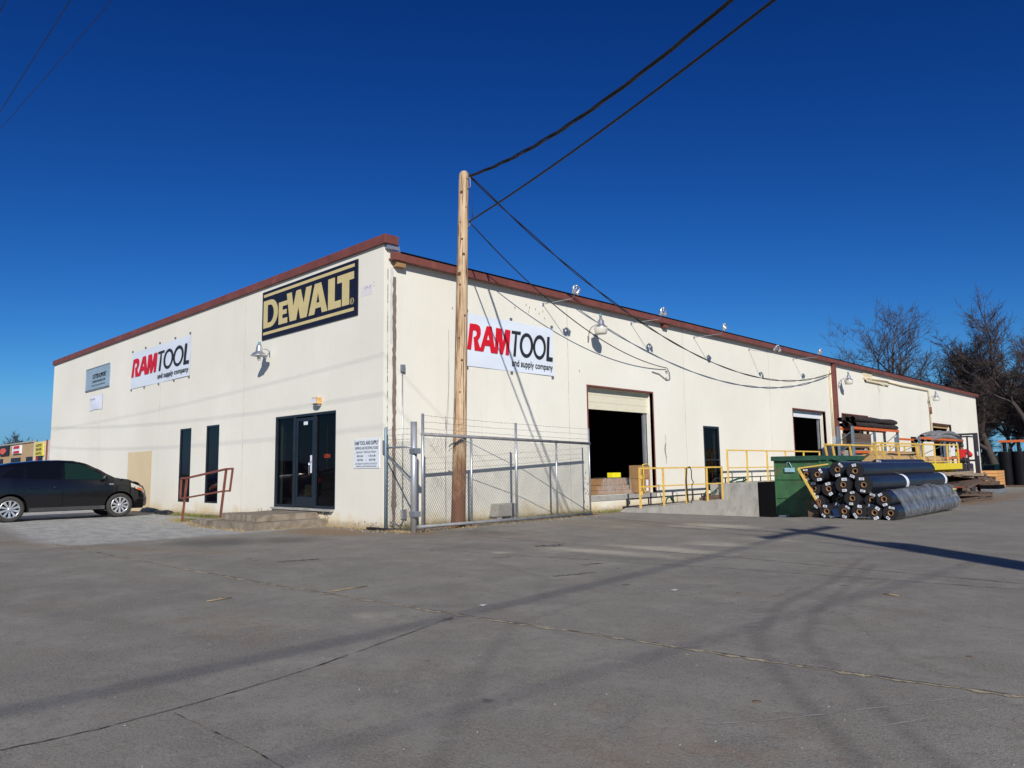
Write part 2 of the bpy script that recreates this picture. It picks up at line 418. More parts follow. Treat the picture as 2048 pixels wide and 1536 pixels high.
for (cx, cy, rx, ry, a) in ((6.6, .3, 1.5, .45, .9), (5.0, 4.6, 1.2, .8, 1.0), (6.2, -.55, 1.6, .35, 1.0), (5.0, -1.5, .25, .22, .8), (6.9, 1.4, .9, .5, .8), (7.4, 2.6, 1.2, .4, .6), (3.6, 3.4, .8, .7, .5), (7.7, -5.6, .5, .28, .55), (5.5, -.9, .8, .4, .5)):
    light = np.maximum(light, a*blob(cx, cy, rx, ry))
grav = np.clip(np.minimum((-1.35-X+np.clip(-(Y+4.6), -9, 0)*0)/.9, (Y+5.9+0.10*(X+3))/.8), 0, 1)
grav *= smooth01((-.9-X)/.9)
grav = np.maximum(grav, .9*smooth01((-12-X)/2)*smooth01((Y+6.5)/2))
dirt = np.maximum(dirt, .95*blob(-.6, -.9, 2.0, 1.0)); dirt = np.maximum(dirt, .9*blob(.9, .0, 1.3, .65))
dirt = np.maximum(dirt, .8*np.clip(1.2-dist_poly([(-24, -.1), (-.2, -.1), (.45, .1), (.45, 7), (.6, 9.5)])/.5, 0, 1))
dirt = np.maximum(dirt, .55*np.clip(1.2-dist_poly([(-4.6, -6.1), (-1.5, -5.3), (1.5, -4.1)])/.55, 0, 1))
dirt = np.maximum(dirt, .5*blob(-4, -8.5, 4, 2)); dirt = np.maximum(dirt, .5*blob(3.0, 4.2, 3.0, 2.6)); dirt = np.maximum(dirt, .42*blob(2.6, .4, 3, 1.4)); dirt = np.maximum(dirt, .40*blob(7.2, -6.6, 1.6, .7)); dirt = np.maximum(dirt, .38*blob(11.2, -6.4, 1.4, .9))
dirt = np.maximum(dirt, .8*np.clip(1.2-dist_poly([(6.4, 17.5), (6.2, 25), (4.5, 40)])/.9, 0, 1))
far_ = smooth01((np.hypot(X, Y)-75)/30)
at = gm.color_attributes.new("stain", 'FLOAT_COLOR', 'POINT')
cc = np.stack([dark, light, np.clip(grav, 0, 1), dirt], -1).reshape(-1).astype(np.float32); at.data.foreach_set('color', cc)
at2 = gm.attributes.new("far", 'FLOAT', 'POINT'); at2.data.foreach_set('value', far_.reshape(-1).astype(np.float32))

def ground_mat():
    mt, nt, p = nodes("asphalt"); v = tx(nt); L = nt.links.new
    a = nt.nodes.new("ShaderNodeAttribute"); a.attribute_name = "stain"
    sp = nt.nodes.new("ShaderNodeSeparateColor"); L(a.outputs['Color'], sp.inputs[0])
    dk, lt, gr, dt = sp.outputs[0], sp.outputs[1], sp.outputs[2], a.outputs['Alpha']
    fa = nt.nodes.new("ShaderNodeAttribute"); fa.attribute_name = "far"; fa = fa.outputs['Fac']
    big = noise(nt, v, .22, 5, .6); med = noise(nt, v, 1.6, 7, .62); fine = noise(nt, v, 55, 3, .7); grit = noise(nt, v, 210, 2, .6)
    c = mix(nt, ramp(nt, big, .35, .65), (.158, .148, .122), (.228, .215, .178))
    c = mix(nt, ramp(nt, med, .44, .66), c, (.272, .257, .216))
    c = mix(nt, ramp(nt, noise(nt, v, 4.5, 6, .7), .54, .70), c, (.130, .122, .107))
    c = mix(nt, math_(nt, 'MULTIPLY', ramp(nt, noise(nt, v, .9, 8, .7, (1, 1.6, 1)), .50, .64), .6), c, (.158, .128, .090))
    c = mix(nt, math_(nt, 'MULTIPLY', ramp(nt, noise(nt, v, .55, 9, .72, (1.3, 1, 1)), .50, .60), .55), c, (.120, .113, .102))
    c = mix(nt, math_(nt, 'MULTIPLY', ramp(nt, noise(nt, v, 2.4, 8, .75, (1, 1.5, 1)), .56, .68), .6), c, (.300, .284, .240))
    c = mix(nt, math_(nt, 'MULTIPLY', ramp(nt, noise(nt, v, 14, 6, .75), .50, .66), .65), c, (.115, .105, .095))
    c = mix(nt, math_(nt, 'MULTIPLY', ramp(nt, fine, .40, .62), .55), c, (.31, .29, .265))
    c = mix(nt, math_(nt, 'MULTIPLY', ramp(nt, grit, .54, .70), .7), c, (.45, .42, .38))
    c = mix(nt, math_(nt, 'MULTIPLY', ramp(nt, noise(nt, v, 90, 3, .7), .54, .66), .6), c, (.07, .065, .062))
    # big pale specks of limestone
    vo = nt.nodes.new("ShaderNodeTexVoronoi"); vo.inputs['Scale'].default_value = 9; L(v, vo.inputs[0])
    c = mix(nt, ramp(nt, vo.outputs['Distance'], .035, .06, (.6, .6, .6, 1), (0, 0, 0, 1)), c, (.34, .31, .26))
    # oil drips
    vo2 = nt.nodes.new("ShaderNodeTexVoronoi"); vo2.inputs['Scale'].default_value = 1.1; L(v, vo2.inputs[0])
    c = mix(nt, math_(nt, 'MULTIPLY', ramp(nt, math_(nt, 'ADD', vo2.outputs['Distance'], math_(nt, 'MULTIPLY', noise(nt, v, 12, 4, .7), .10)), .085, .115, (1, 1, 1, 1), (0, 0, 0, 1)), .65), c, (.055, .048, .044))
    # stains painted on the pavement itself
    def masked(ch, lo, hi, nscale, amt):
        n = noise(nt, v, nscale, 6, .7)
        return ramp(nt, math_(nt, 'ADD', ch, math_(nt, 'MULTIPLY', math_(nt, 'SUBTRACT', n, .5), amt)), lo, hi)
    c = mix(nt, math_(nt, 'MULTIPLY', masked(lt, .35, 1.0, 2.6, 1.2), .85), c, (.46, .42, .33))
    gcol = mix(nt, ramp(nt, noise(nt, v, 1.7, 7, .7, (1, 2.4, 1)), .36, .64), (.17, .17, .165), (.42, .42, .40))
    gcol = mix(nt, math_(nt, 'MULTIPLY', ramp(nt, noise(nt, v, 34, 4, .8), .42, .60), .7), gcol, (.52, .52, .49))
    gcol = mix(nt, math_(nt, 'MULTIPLY', ramp(nt, noise(nt, v, 20, 5, .8), .52, .62), .6), gcol, (.13, .125, .115))
    c = mix(nt, masked(gr, .25, .75, 2.0, .8), c, gcol)
    dcol = mix(nt, ramp(nt, noise(nt, v, 18, 5, .7), .4, .6), (.17, .105, .055), (.30, .21, .12))
    c = mix(nt, math_(nt, 'MULTIPLY', masked(dt, .3, .9, 3.5, 1.0), .85), c, dcol)
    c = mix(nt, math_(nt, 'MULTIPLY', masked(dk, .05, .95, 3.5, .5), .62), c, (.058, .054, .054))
    grass = mix(nt, ramp(nt, noise(nt, v, .15, 6, .7), .4, .6), (.09, .085, .035), (.17, .14, .07))
    c = mix(nt, fa, c, grass)
    L(c, p.inputs['Base Color']); p.inputs['Roughness'].default_value = .88; p.inputs['Specular IOR Level'].default_value = .3
    h = math_(nt, 'ADD', math_(nt, 'MULTIPLY', fine, 1.0), math_(nt, 'ADD', math_(nt, 'MULTIPLY', grit, .6), math_(nt, 'MULTIPLY', med, 2.2)))
    L(bump(nt, h, .75, .006), p.inputs['Normal']); return mt
gm.materials.append(ground_mat())
ground = bpy.data.objects.new("ground", gm); COL.objects.link(ground); tag(ground, kind='structure')

# seams between the pours: gritty strips lying 4 mm above the asphalt
def strip(pts, wd, z, jit=.3, step=.06, rnd=None):
    rnd = rnd or R; mb = MB(); pts = [Vector((x, y, 0)) for x, y in pts]; P = []
    for a, b in zip(pts, pts[1:]):
        n = max(1, int((b-a).length/step)); P += [a.lerp(b, i/n) for i in range(n)]
    P.append(pts[-1]); k = len(P); b0 = 0; off = 0
    for i, p in enumerate(P):
        t = (P[min(i+1, k-1)]-P[max(i-1, 0)]).normalized(); nrm = Vector((-t.y, t.x, 0)); off = off*.8+rnd.uniform(-.3, .3)*wd*jit
        for sgn in (-1, 1):
            q = p + nrm*(off + sgn*wd*.5*(1+rnd.uniform(-jit, jit)*2)); mb.v.append((q.x, q.y, gzf(q.x, q.y)+z))
        if i: mb.face((2*i-2, 2*i-1, 2*i+1, 2*i))
    return mb
grit = mat("seam_grit", (.40, .335, .23), .95, var=.35, scale=30, spot=(.13, .11, .08), spotfac=(.52, .62), spotscale=22)
dark_line = mat("dark_strip", (.035, .03, .03), .95, var=.3, scale=20, spot=(.16, .145, .13), spotfac=(.44, .52), spotscale=9)
seamA = [(-2.59, -5.42), (1.18, -5.37), (4.9, -5.28), (7.07, -5.15), (8.59, -5.03), (9.87, -4.89), (10.72, -4.83), (11.44, -4.74), (12.01, -4.65), (14, -4.4)]
tag(strip(seamA, .034, .004, .7).build("pavement_joint", grit), kind='structure')
tag(strip([(x+.02, y+.024) for x, y in seamA], .010, .005, .6).build("pavement_line", dark_line), kind='structure')  # thin crack along the edge of the joint
tag(strip([(8.84, -8.49), (8.87, -8.09), (8.81, -7.58), (8.68, -6.91), (8.54, -6.46), (8.23, -5.51), (8.11, -5.17)], .011, .004, .6).build("pavement_line", dark_line), kind='structure')  # crack in the near asphalt
tag(strip([(1.5, .3), (3.63, .14), (8.19, -.06), (11.26, -.33), (15, -.6)], .016, .004, .5).build("pavement_line", dark_line), kind='structure')  # long thin dark line across the yard
tag(strip([(2.0, -2.2), (5.35, -1.62), (8.68, -1.03), (11.33, -.75), (15, -.4)], .014, .004, .5).build("pavement_line", dark_line), kind='structure')  # second thin dark line, nearer the viewer
for (x_, y_, l_, w_) in ((4.95, -.35, .26, .16), (5.45, -1.95, .17, .035), (6.9, -1.75, .16, .05), (7.3, -2.6, .3, .05), (3.4, -3.9, .3, .10)):
    tag(strip([(x_-l_*.3, y_-l_*.9), (x_, y_), (x_+l_*.3, y_+l_*.9)], w_, .0045, .5, .03).build("asphalt_patch", dark_line), kind='structure')
tag(strip([(8.9, -7.75), (9.67, -7.72), (10.4, -7.75)], .006, .004, .6).build("pavement_line", dark_line), kind='structure')  # short hairline crack
tag(strip([(11.0, -6.1), (11.18, -5.89), (11.43, -5.47), (11.8, -4.82)], .008, .004, .7).build("chalk_scratch", mat("pale_scratch", (.29, .285, .27), .9)), kind='structure')
tag(strip([(11.6, -5.62), (11.74, -5.35), (11.93, -4.98)], .007, .004, .7).build("chalk_scratch", bpy.data.materials["pale_scratch"]), kind='structure')

# ------------------------------------------------------------------ the warehouse
def grid_face(mb, u0, u1, v0, v1, holes, f):
    """rectangle with rectangular holes, as quads; f maps (u,v) to a point"""
    us = sorted({u0, u1, *[h[0] for h in holes], *[h[1] for h in holes]}); vs = sorted({v0, v1, *[h[2] for h in holes], *[h[3] for h in holes]})
    for a, b in zip(us, us[1:]):
        for c, d in zip(vs, vs[1:]):
            mu, mv = (a+b)/2, (c+d)/2
            if any(h[0] < mu < h[1] and h[2] < mv < h[3] for h in holes): continue
            mb.poly([f(a, c), f(b, c), f(b, d), f(a, d)])
BW, BL, TOPF, TOPS, TH = 24.7, 50.7, 6.13, 5.96, .24
wh = empty("warehouse", (0, 0, 0), "long cream warehouse with brown roof trim, storefront door and open loading doors", "building")
Fh = [(-10.60, -9.74, .375, 2.605), (-8.70, -7.83, .38, 2.61), (-4.62, -1.81, .37, 2.625)]
Sh = [(6.98, 10.2, .45, 3.50), (13.2, 14.26, .42, 2.585), (20.42, 23.72, .66, 3.50), (25.7, 29.02, .5, 3.52), (35.6, 36.45, .9, 2.63), (39.9, 43.8, .5, 3.56)]
mb = MB()
grid_face(mb, -BW, 0, -.5, TOPF, Fh, lambda u, v: (u, 0, v))
grid_face(mb, -BW+TH, -TH, 0, TOPF, Fh, lambda u, v: (u, TH, v))
for (a, b, c, d) in Fh:
    mb.poly([(a, 0, c), (a, TH, c), (a, TH, d), (a, 0, d)]); mb.poly([(b, 0, c), (b, 0, d), (b, TH, d), (b, TH, c)])
    mb.poly([(a, 0, d), (a, TH, d), (b, TH, d), (b, 0, d)]); mb.poly([(a, 0, c), (b, 0, c), (b, TH, c), (a, TH, c)])
mb.poly([(-BW, 0, TOPF), (0, 0, TOPF), (0, TH, TOPF), (-BW, TH, TOPF)])
mb.poly([(0, 0, TOPS), (0, TH, TOPS), (0, TH, TOPF), (0, 0, TOPF)])
mb.poly([(-BW, TH, 5.9), (0, TH, 5.9), (0, TH, TOPF), (-BW, TH, TOPF)])
mb.build("front_wall", M['wall'], wh)
mb = MB()
grid_face(mb, 0, BL, -1.3, TOPS, Sh, lambda u, v: (0, u, v))
grid_face(mb, TH, BL-TH, .02, TOPS, Sh, lambda u, v: (-TH, u, v))
for (a, b, c, d) in Sh:
    mb.poly([(0, a, c), (-TH, a, c), (-TH, a, d), (0, a, d)]); mb.poly([(0, b, c), (0, b, d), (-TH, b, d), (-TH, b, c)])
    mb.poly([(0, a, d), (-TH, a, d), (-TH, b, d), (0, b, d)]); mb.poly([(0, a, c), (0, b, c), (-TH, b, c), (-TH, a, c)])
mb.build("side_wall", M['wall'], wh)
mb = MB(); mb.poly([(-BW, 0, -1), (-BW, BL, -1), (-BW, BL, TOPF), (-BW, 0, TOPF)]); mb.poly([(-BW, BL, -1.6), (0, BL, -1.6), (0, BL, TOPS), (-BW, BL, TOPS)])
mb.build("rear_wall", M['wall'], wh)
mb = MB(); mb.box(-BW+.01, -.3, TH+.35, BL-.02, 5.6, 5.95); mb.build("roof", M['grey_metal'], wh)
# inner shell: blocked-out stock room, dark
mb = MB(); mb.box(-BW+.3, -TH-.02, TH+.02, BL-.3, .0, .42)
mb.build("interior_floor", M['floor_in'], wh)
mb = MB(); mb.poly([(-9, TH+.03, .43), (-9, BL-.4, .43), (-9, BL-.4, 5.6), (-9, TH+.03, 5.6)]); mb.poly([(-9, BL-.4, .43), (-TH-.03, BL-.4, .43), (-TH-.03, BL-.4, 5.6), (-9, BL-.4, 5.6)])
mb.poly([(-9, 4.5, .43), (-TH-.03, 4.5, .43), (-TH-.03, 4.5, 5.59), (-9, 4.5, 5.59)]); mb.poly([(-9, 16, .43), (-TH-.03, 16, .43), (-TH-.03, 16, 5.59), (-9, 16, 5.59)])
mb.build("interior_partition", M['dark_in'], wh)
# parapet cap
mb = MB(); mb.box(-BW-.06, .13, -.07, .30, TOPF, 6.33); mb.build("parapet_cap", M['brown'], wh, bevel=.008)
mb = MB(); mb.box(.002, .09, .02, .36, 6.03, 6.126); mb.box(-.2, .18, .30, .9, 5.978, 5.99); mb.build("flashing", M['galv'], wh)
# eave fascia with gutter lip
mb = MB(); mb.box(.06, .20, .12, BL+.1, 5.78, 5.955); mb.box(.0, .06, .12, BL+.1, 5.80, 5.83)
mb.build("eave_fascia", M['brown'], wh, bevel=.006)
mb = MB(); mb.box(-.3, .225, .3, BL+.1, 5.957, 5.975); mb.build("roof_edge", M['black'], wh)
for y in (.36, 10.95): mb = MB(); mb.box(.004, .15, y-.12, y+.12, 5.66, 5.78); mb.build("soffit_block", M['brown'] if y > 5 else M['card'], wh)
# expansion joints, thin sealed grooves
mb = MB()
for x in (-6.38, -12.3, -18.2): mb.box(x-.006, x+.006, -.004, 0, 0, TOPF-.01)
for y in (6.15, 12.1, 18.4, 30.9, 37.65, 44): mb.box(0, .004, y-.007, y+.007, .0, 5.76)
pieces(mb, "expansion_joint", mat("sealed_joint", (.50, .47, .38), .8, spot=(.25, .22, .18), spotfac=(.5, .7), spotscale=5), wh)
mb = MB(); mb.box(0, .004, .10, .115, .2, 5.6); mb.build("corner_crack", mat("cracked_joint", (.60, .58, .5), .8, spot=(.10, .08, .06), spotfac=(.45, .5), spotscale=6), wh)
# long brown sealant band by the corner, ragged edges
mb = MB(); rr = random.Random(3); zz = 5.45; pr = None; k = 0
while zz > .05:
    wv = .045+rr.uniform(-.01, .012)+(.02 if .5 < zz < .75 else 0); c_ = .285+rr.uniform(-.008, .008)
    q = ((.004, c_-wv, zz), (.004, c_+wv, zz))
    if pr: mb.poly([pr[0], q[0], q[1], pr[1]])
    pr = q; zz -= .09
mb.build("sealant_band", M['patch'], wh)
mb = MB(); rr = random.Random(5); zz = 5.65; pr = None
while zz > 3.9:
    q = ((.003, .17+rr.uniform(-.015, .015), zz), (.003, .24+rr.uniform(-.02, .02), zz))
    if pr: mb.poly([pr[0], q[0], q[1], pr[1]])
    pr = q; zz -= .1
mb.build("touch_up_paint", M['seal_light'], wh)
mb = MB(); mb.box(-15.0, -12.8, -.003, 0, -.02, 2.0); mb.build("tan_paint_patch", M['tanpatch'], wh)
# wear: flaked spots and the long crack
def flake(mb, Mx, cu, cv, ru, rv, rnd, n=9):
    mb.poly([Mx @ Vector((cu+ru*math.cos(i*2*math.pi/n)*rnd.uniform(.5, 1.1), cv+rv*math.sin(i*2*math.pi/n)*rnd.uniform(.5, 1.1), .003)) for i in range(n)])
mb = MB(); rr = random.Random(11); Mx = SW(0, 0, 0)
for cu, cv in ((4.09, 5.32), (4.5, 5.46), (4.6, 5.40), (4.85, 5.4), (5.05, 5.3), (5.2, 5.38), (5.25, 5.2), (4.56, 5.3), (2.0, 5.0), (6.6, 3.9)): flake(mb, Mx, cu+rr.uniform(-.05, .05), cv, .018, .045, rr)
for i in range(16):
    t = i/15; flake(mb, Mx, 10.84+.03*math.sin(t*9), 2.2-t*.85, .012+.03*math.sin(t*math.pi)*(t > .3), .05, rr)
for i in range(14): flake(mb, Mx, rr.uniform(6.7, 6.95), rr.uniform(.1, 1.2), .02, .05, rr)
Mx = FW(0, 0, 0)
for i in range(22): flake(mb, Mx, rr.uniform(-2.45, -2.0), rr.uniform(.04, .34), .035, .03, rr)
for i in range(20): flake(mb, Mx, rr.uniform(-5.4, -2.2), rr.uniform(.18, .36), .04, .02, rr)
for i in range(9): flake(mb, Mx, rr.uniform(-1.0, -.1), rr.uniform(.0, .16), .03, .03, rr)
for i in range(7): flake(mb, Mx, rr.uniform(-.7, -.35), rr.uniform(5.2, 5.35), .016, .02, rr)
mb.build("flaked_paint", mat("bare_wall_under_paint", (.30, .25, .18), .9, var=.4, scale=8), wh)
# painted-over rectangles beside the big sign
mb = MB(); mb.box(-.86, -.4, -.003, 0, 5.1, 5.34); mb.build("painted_over_patch", mat("faded_lilac_paint", (.69, .66, .68), .8, var=.03), wh)

# narrow front windows
def slim_window(x0, x1, z0, z1, parent):
    f = MB(); t = .045
    f.box(x0, x0+t, .01, .075, z0, z1); f.box(x1-t, x1, .01, .075, z0, z1); f.box(x0+t, x1-t, .01, .075, z1-.055, z1); f.box(x0+t, x1-t, .01, .075, z0, z0+t)
    fr = f.build("window", M['alu'], parent)
    MB().box(x0+t, x1-t, .045, .052, z0+t, z1-.055).build("pane", M['winglass'], fr)
    MB().box(x0+t, x1-t, .12, .13, z0+t, z1-.055).build("blind", M['dark_in'], fr)
slim_window(*Fh[0], wh); slim_window(*Fh[1], wh)
# storefront
x0, x1, z0, z1 = Fh[2]; t = .05
f = MB()
f.box(x0, x0+t+.02, .01, .12, z0, z1); f.box(x1-t, x1, .01, .12, z0, z1); f.box(x0+.07, x1-t, .01, .12, z1-.06, z1)
for xm in (-3.68, -2.74): f.box(xm-.045, xm+.045, .008, .125, z0, z1-.06)
f.box(x0+.07, -3.725, .01, .12, z0, z0+.07); f.box(-2.695, x1-t, .01, .12, z0, z0+.07)
sf = f.build("storefront", M['alu'], wh, bevel=.004)
MB().box(x0+.07, -3.725, .060, .066, z0+.07, z1-.06).build("pane", M['glass'], sf)
MB().box(-2.695, x1-t, .060, .066, z0+.07, z1-.06).build("pane", M['glass'], sf)
d = MB(); a, b = -3.62, -2.80
d.box(a, a+.07, .03, .08, z0+.03, z1-.09); d.box(b-.07, b, .03, .08, z0+.03, z1-.09); d.box(a+.07, b-.07, .03, .08, z1-.17, z1-.09); d.box(a+.07, b-.07, .03, .08, z0+.03, z0+.26)
dr = d.build("door", M['alu'], wh, bevel=.004)
MB().box(a+.07, b-.07, .052, .058, z0+.26, z1-.17).build("pane", M['glass'], dr)
MB().tube([(b-.10, .03, 1.15), (b-.10, -.03, 1.17), (b-.10, -.03, 1.46), (b-.10, .03, 1.48)], .012, 8).build("handle", M['chrome'], dr)
MB().box(-3.30, -3.12, .045, .050, 2.36, 2.44).build("number_plate", M['sign_white'], dr)
MB().box(-2.98, -2.885, .046, .051, 1.20, 1.62).build("notice_sheet", M['paper'], dr)
# overhead doors on the side
def steel_frame(a, b, d, c=.0):
    f = MB(); f.box(-.10, .012, a-.05, a, c, d+.05); f.box(-.10, .012, b, b+.045, c, d+.05); f.box(-.10, .012, a, b, d, d+.05)
    return f.build("door_frame", M['brown'], wh)
steel_frame(6.98, 10.2, 3.50, .28)
dd = MB(); 
for i in range(3): dd.box(-.235, -.185, 7.0, 9.98+.2, 2.89+.21*i, 2.885+.21*(i+1))
od = dd.build("overhead_door", M['cream_metal'] if 0 else mat("cream_door_panel", (.70, .65, .50), .6, var=.04), wh)
pieces(MB().box(-.30, -.245, 10.02, 10.17, .45, 3.45).box(-.30, -.245, 7.0, 7.1, .45, 3.45), "door_track", M['grey_metal'], wh)
MB().box(-.5, .02, 6.98, 10.2, .30, .447).build("dock_sill", M['concrete'], wh)
steel_frame(20.42, 23.72, 3.50, .66); steel_frame(25.7, 29.02, 3.52, .5); steel_frame(39.9, 43.8, 3.56, .5)
MB().box(-.235, -.18, 20.45, 23.7, 3.22, 3.49).build("overhead_door", mat("pale_door_panel", (.75, .77, .80), .5, var=.04), wh)
MB().box(-.235, -.18, 25.72, 29.0, 3.30, 3.51).build("overhead_door", M['card_tan'], wh)
MB().box(-.235, -.18, 39.92, 43.78, 3.35, 3.55).build("overhead_door", M['card_tan'], wh)
MB().box(-.30, -.245, 23.5, 23.62, .66, 3.4).build("door_track", M['grey_metal'], wh)
f = MB(); f.box(-.09, .01, 13.2, 13.26, .42, 2.585); f.box(-.09, .01, 14.2, 14.26, .42, 2.585); f.box(-.09, .01, 13.26, 14.2, 2.51, 2.585); f.box(-.09, .01, 13.26, 14.2, .42, .56); f.box(-.085, .0, 13.26, 14.2, 1.42, 1.46)
sd = f.build("side_door", M['alu'], wh)
MB().box(-.05, -.04, 13.26, 14.2, .56, 2.51).build("pane", M['glass'], sd)
MB().box(.0, .05, 14.12, 14.15, 1.25, 1.55).build("handle", M['chrome'], sd)
# downpipe and conduits
MB().box(.01, .15, 24.72, 24.98, .6, 5.8).build("downpipe", M['brown'], wh, bevel=.01)
MB().tube([(.05, 24.5, 5.5), (.05, 24.5, 2.2)], .03, 8).tube([(.04, 24.38, 5.3), (.04, 24.38, 2.2)], .018, 8).build("conduit", M['cream_metal'], wh)
MB().box(.01, .17, 24.35, 24.75, 2.0, 2.45).box(.01, .12, 24.75, 24.95, 2.0, 2.2).build("meter_box", M['galv_new'], wh, bevel=.01)
MB().tube([(.03, .50, .25), (.03, .48, 3.4)], .014, 8).build("conduit", M['galv'], wh)
MB().box(.008, .07, .44, .54, 3.36, 3.52).build("junction_box", M['grey_metal'], wh, bevel=.006)
MB().box(.008, .08, .45, .57, .20, .40).build("junction_box", M['galv'], wh, bevel=.006)
MB().tube([(.04, .5, .2), (.05, .45, .1), (.15, .3, .06), (.2, .2, .12), (.12, .1, .16)], .016, 6).tube([(.04, .53, .2), (.05, .56, .08), (.12, .62, .02)], .014, 6).build("loose_conduit", M['grey_metal'], wh)
# long cream duct high up beyond the downpipe
MB().tube([(.06, 32.3, 5.5), (.06, 34.5, 5.45), (.06, 39.2, 5.5), (.06, 39.35, 5.4), (.06, 39.35, 2.6)], .045, 8).build("conduit", M['cream_metal'], wh)
MB().box(.005, .10, 28.9, 32.3, 5.28, 5.36).box(.005, .09, 28.9, 29.1, 5.28, 5.5).box(.004, .05, 28.7, 29.9, 5.40, 5.72).tube([(.06, 29.0, 5.46), (.06, 32.3, 5.5)], .03, 6).tube([(.06, 30.7, 5.3), (.3, 30.7, 5.2), (.34, 30.7, 5.1)], .02, 6).build("sign_bracket", M['cream_metal'], wh)
MB().tube([(.10, 39.35, 4.5), (.10, 39.35, 4.1)], .07, 8).build("conduit_box", M['brown'], wh)
MB().box(-.05, .03, 35.55, 36.5, .9, 2.68).build("side_vent", M['black'], wh)
# service bracket where the lower cable lands
pieces(MB().tube([(0, 11.0, 4.25), (.08, 11.0, 4.25)], .02, 6).tube([(0, 11.0, 4.05), (.06, 11.0, 4.05)], .015, 6), "cable_bracket", M['grey_metal'], wh)
MB().tube([(.08, 11, 4.35), (.06, 11.15, 4.2), (.04, 11.2, 4.02), (.03, 11.0, 3.98), (.03, 10.6, 4.14), (.03, 10.2, 4.18)], .012, 5).build("cable_loop", M['cable'], wh)
# ------------------------------------------------------------------ signs
def text_obj(s, box, Mx, mt, parent, name="lettering", th=.003, bold=0.0, w_=.004):
    """text fitted into box=(u0,v0,u1,v1) on the plane Mx, as a mesh"""
    cu = bpy.data.curves.new("t", 'FONT'); cu.body = s; cu.size = 1; cu.offset = bold; cu.align_x = 'LEFT'; cu.resolution_u = 3
    o = bpy.data.objects.new("t", cu); COL.objects.link(o)
    dg = bpy.context.evaluated_depsgraph_get(); dg.update(); me = bpy.data.meshes.new_from_object(o.evaluated_get(dg))
    bpy.data.objects.remove(o); bpy.data.curves.remove(cu)
    n = len(me.vertices); a = np.empty(n*3); me.vertices.foreach_get('co', a); a = a.reshape(-1, 3)
    lo, hi = a.min(0), a.max(0); u0, v0, u1, v1 = box
    u = u0+(a[:, 0]-lo[0])/(hi[0]-lo[0])*(u1-u0); v = v0+(a[:, 1]-lo[1])/(hi[1]-lo[1])*(v1-v0)
    mb = MB(); mb.v = [tuple(Mx @ Vector((p, q, w_))) for p, q in zip(u, v)]
    for p in me.polygons: mb.face(list(p.vertices))
    bpy.data.meshes.remove(me)
    return mb.build(name, mt, parent)
def ring(mb, outer, inner, Mx, th):
    n = len(outer)
    for i in range(n):
        j = (i+1) % n; mb.prism([outer[i], outer[j], inner[j], inner[i]], Mx, th)
def arc(cx, cy, rx, ry, a0, a1, n):
    return [(cx+rx*math.cos(math.radians(a0+(a1-a0)*i/(n-1))), cy+ry*math.sin(math.radians(a0+(a1-a0)*i/(n-1)))) for i in range(n)]

# black and gold tool-maker's board
t = empty("sign_board", (-3.17, -.02, 4.71), "large black board with gold capital letters and stripes, up by the roof near the corner", "sign")
MB().box(-5.39, -.95, -.03, -.004, 4.71, 6.0).build("board", M['sign_black'], t, bevel=.004)
L0 = FW(0, -.031, 0); g = MB()
g.prism([(-5.31, 5.845), (-1.07, 5.845), (-1.07, 5.92), (-5.31, 5.92)], L0, .004); g.prism([(-5.31, 4.83), (-1.09, 4.83), (-1.09, 4.905), (-5.31, 4.905)], L0, .004)
pieces(g, "stripe", M['sign_gold'], t)
g = MB()
out = [(-5.31, 5.01), (-5.31, 5.375), (-5.31, 5.745)]+arc(-4.93, 5.377, .385, .367, 90, -90, 12)
inn = [(-5.09, 5.14), (-5.09, 5.375), (-5.09, 5.615)]+arc(-4.97, 5.377, .215, .238, 90, -90, 12)
ring(g, out, inn, L0, .004)
g.prism([(-4.50, 5.0), (-4.06, 5.0), (-4.06, 5.14), (-4.31, 5.14), (-4.31, 5.24), (-4.10, 5.24), (-4.10, 5.36), (-4.31, 5.36), (-4.31, 5.46), (-4.06, 5.46), (-4.06, 5.58), (-4.50, 5.58)], L0, .004)
g.prism([(-4.10, 5.745), (-3.86, 5.745), (-3.77, 5.36), (-3.63, 5.745), (-3.42, 5.745), (-3.27, 5.36), (-3.16, 5.745), (-2.90, 5.745), (-3.12, 5.0), (-3.42, 5.0), (-3.52, 5.32), (-3.62, 5.0), (-3.93, 5.0)], L0, .004)
g.prism([(-3.03, 5), (-2.77, 5), (-2.72, 5.14), (-2.61, 5.14), (-2.61, 5.27), (-2.68, 5.27), (-2.61, 5.52), (-2.61, 5.745), (-2.76, 5.745)], L0, .004)
g.prism([(-2.61, 5.14), (-2.47, 5.14), (-2.43, 5), (-2.19, 5), (-2.48, 5.745), (-2.61, 5.745), (-2.61, 5.52), (-2.54, 5.27), (-2.61, 5.27)], L0, .004)
g.prism([(-2.16, 5.0), (-1.62, 5.0), (-1.62, 5.17), (-1.88, 5.17), (-1.88, 5.745), (-2.16, 5.745)], L0, .004)
g.prism([(-1.77, 5.745), (-1.09, 5.745), (-1.09, 5.57), (-1.28, 5.57), (-1.28, 5.0), (-1.57, 5.0), (-1.57, 5.57), (-1.77, 5.57)], L0, .004)
ring(g, arc(-1.165, 5.06, .075, .075, 0, 340, 18), arc(-1.165, 5.06, .062, .062, 0, 340, 18), L0, .004)
g.build("lettering", M['sign_gold'], t)
text_obj("R", (-1.195, 5.025, -1.135, 5.095), L0, M['sign_gold'], t, "trade_mark", w_=.004)

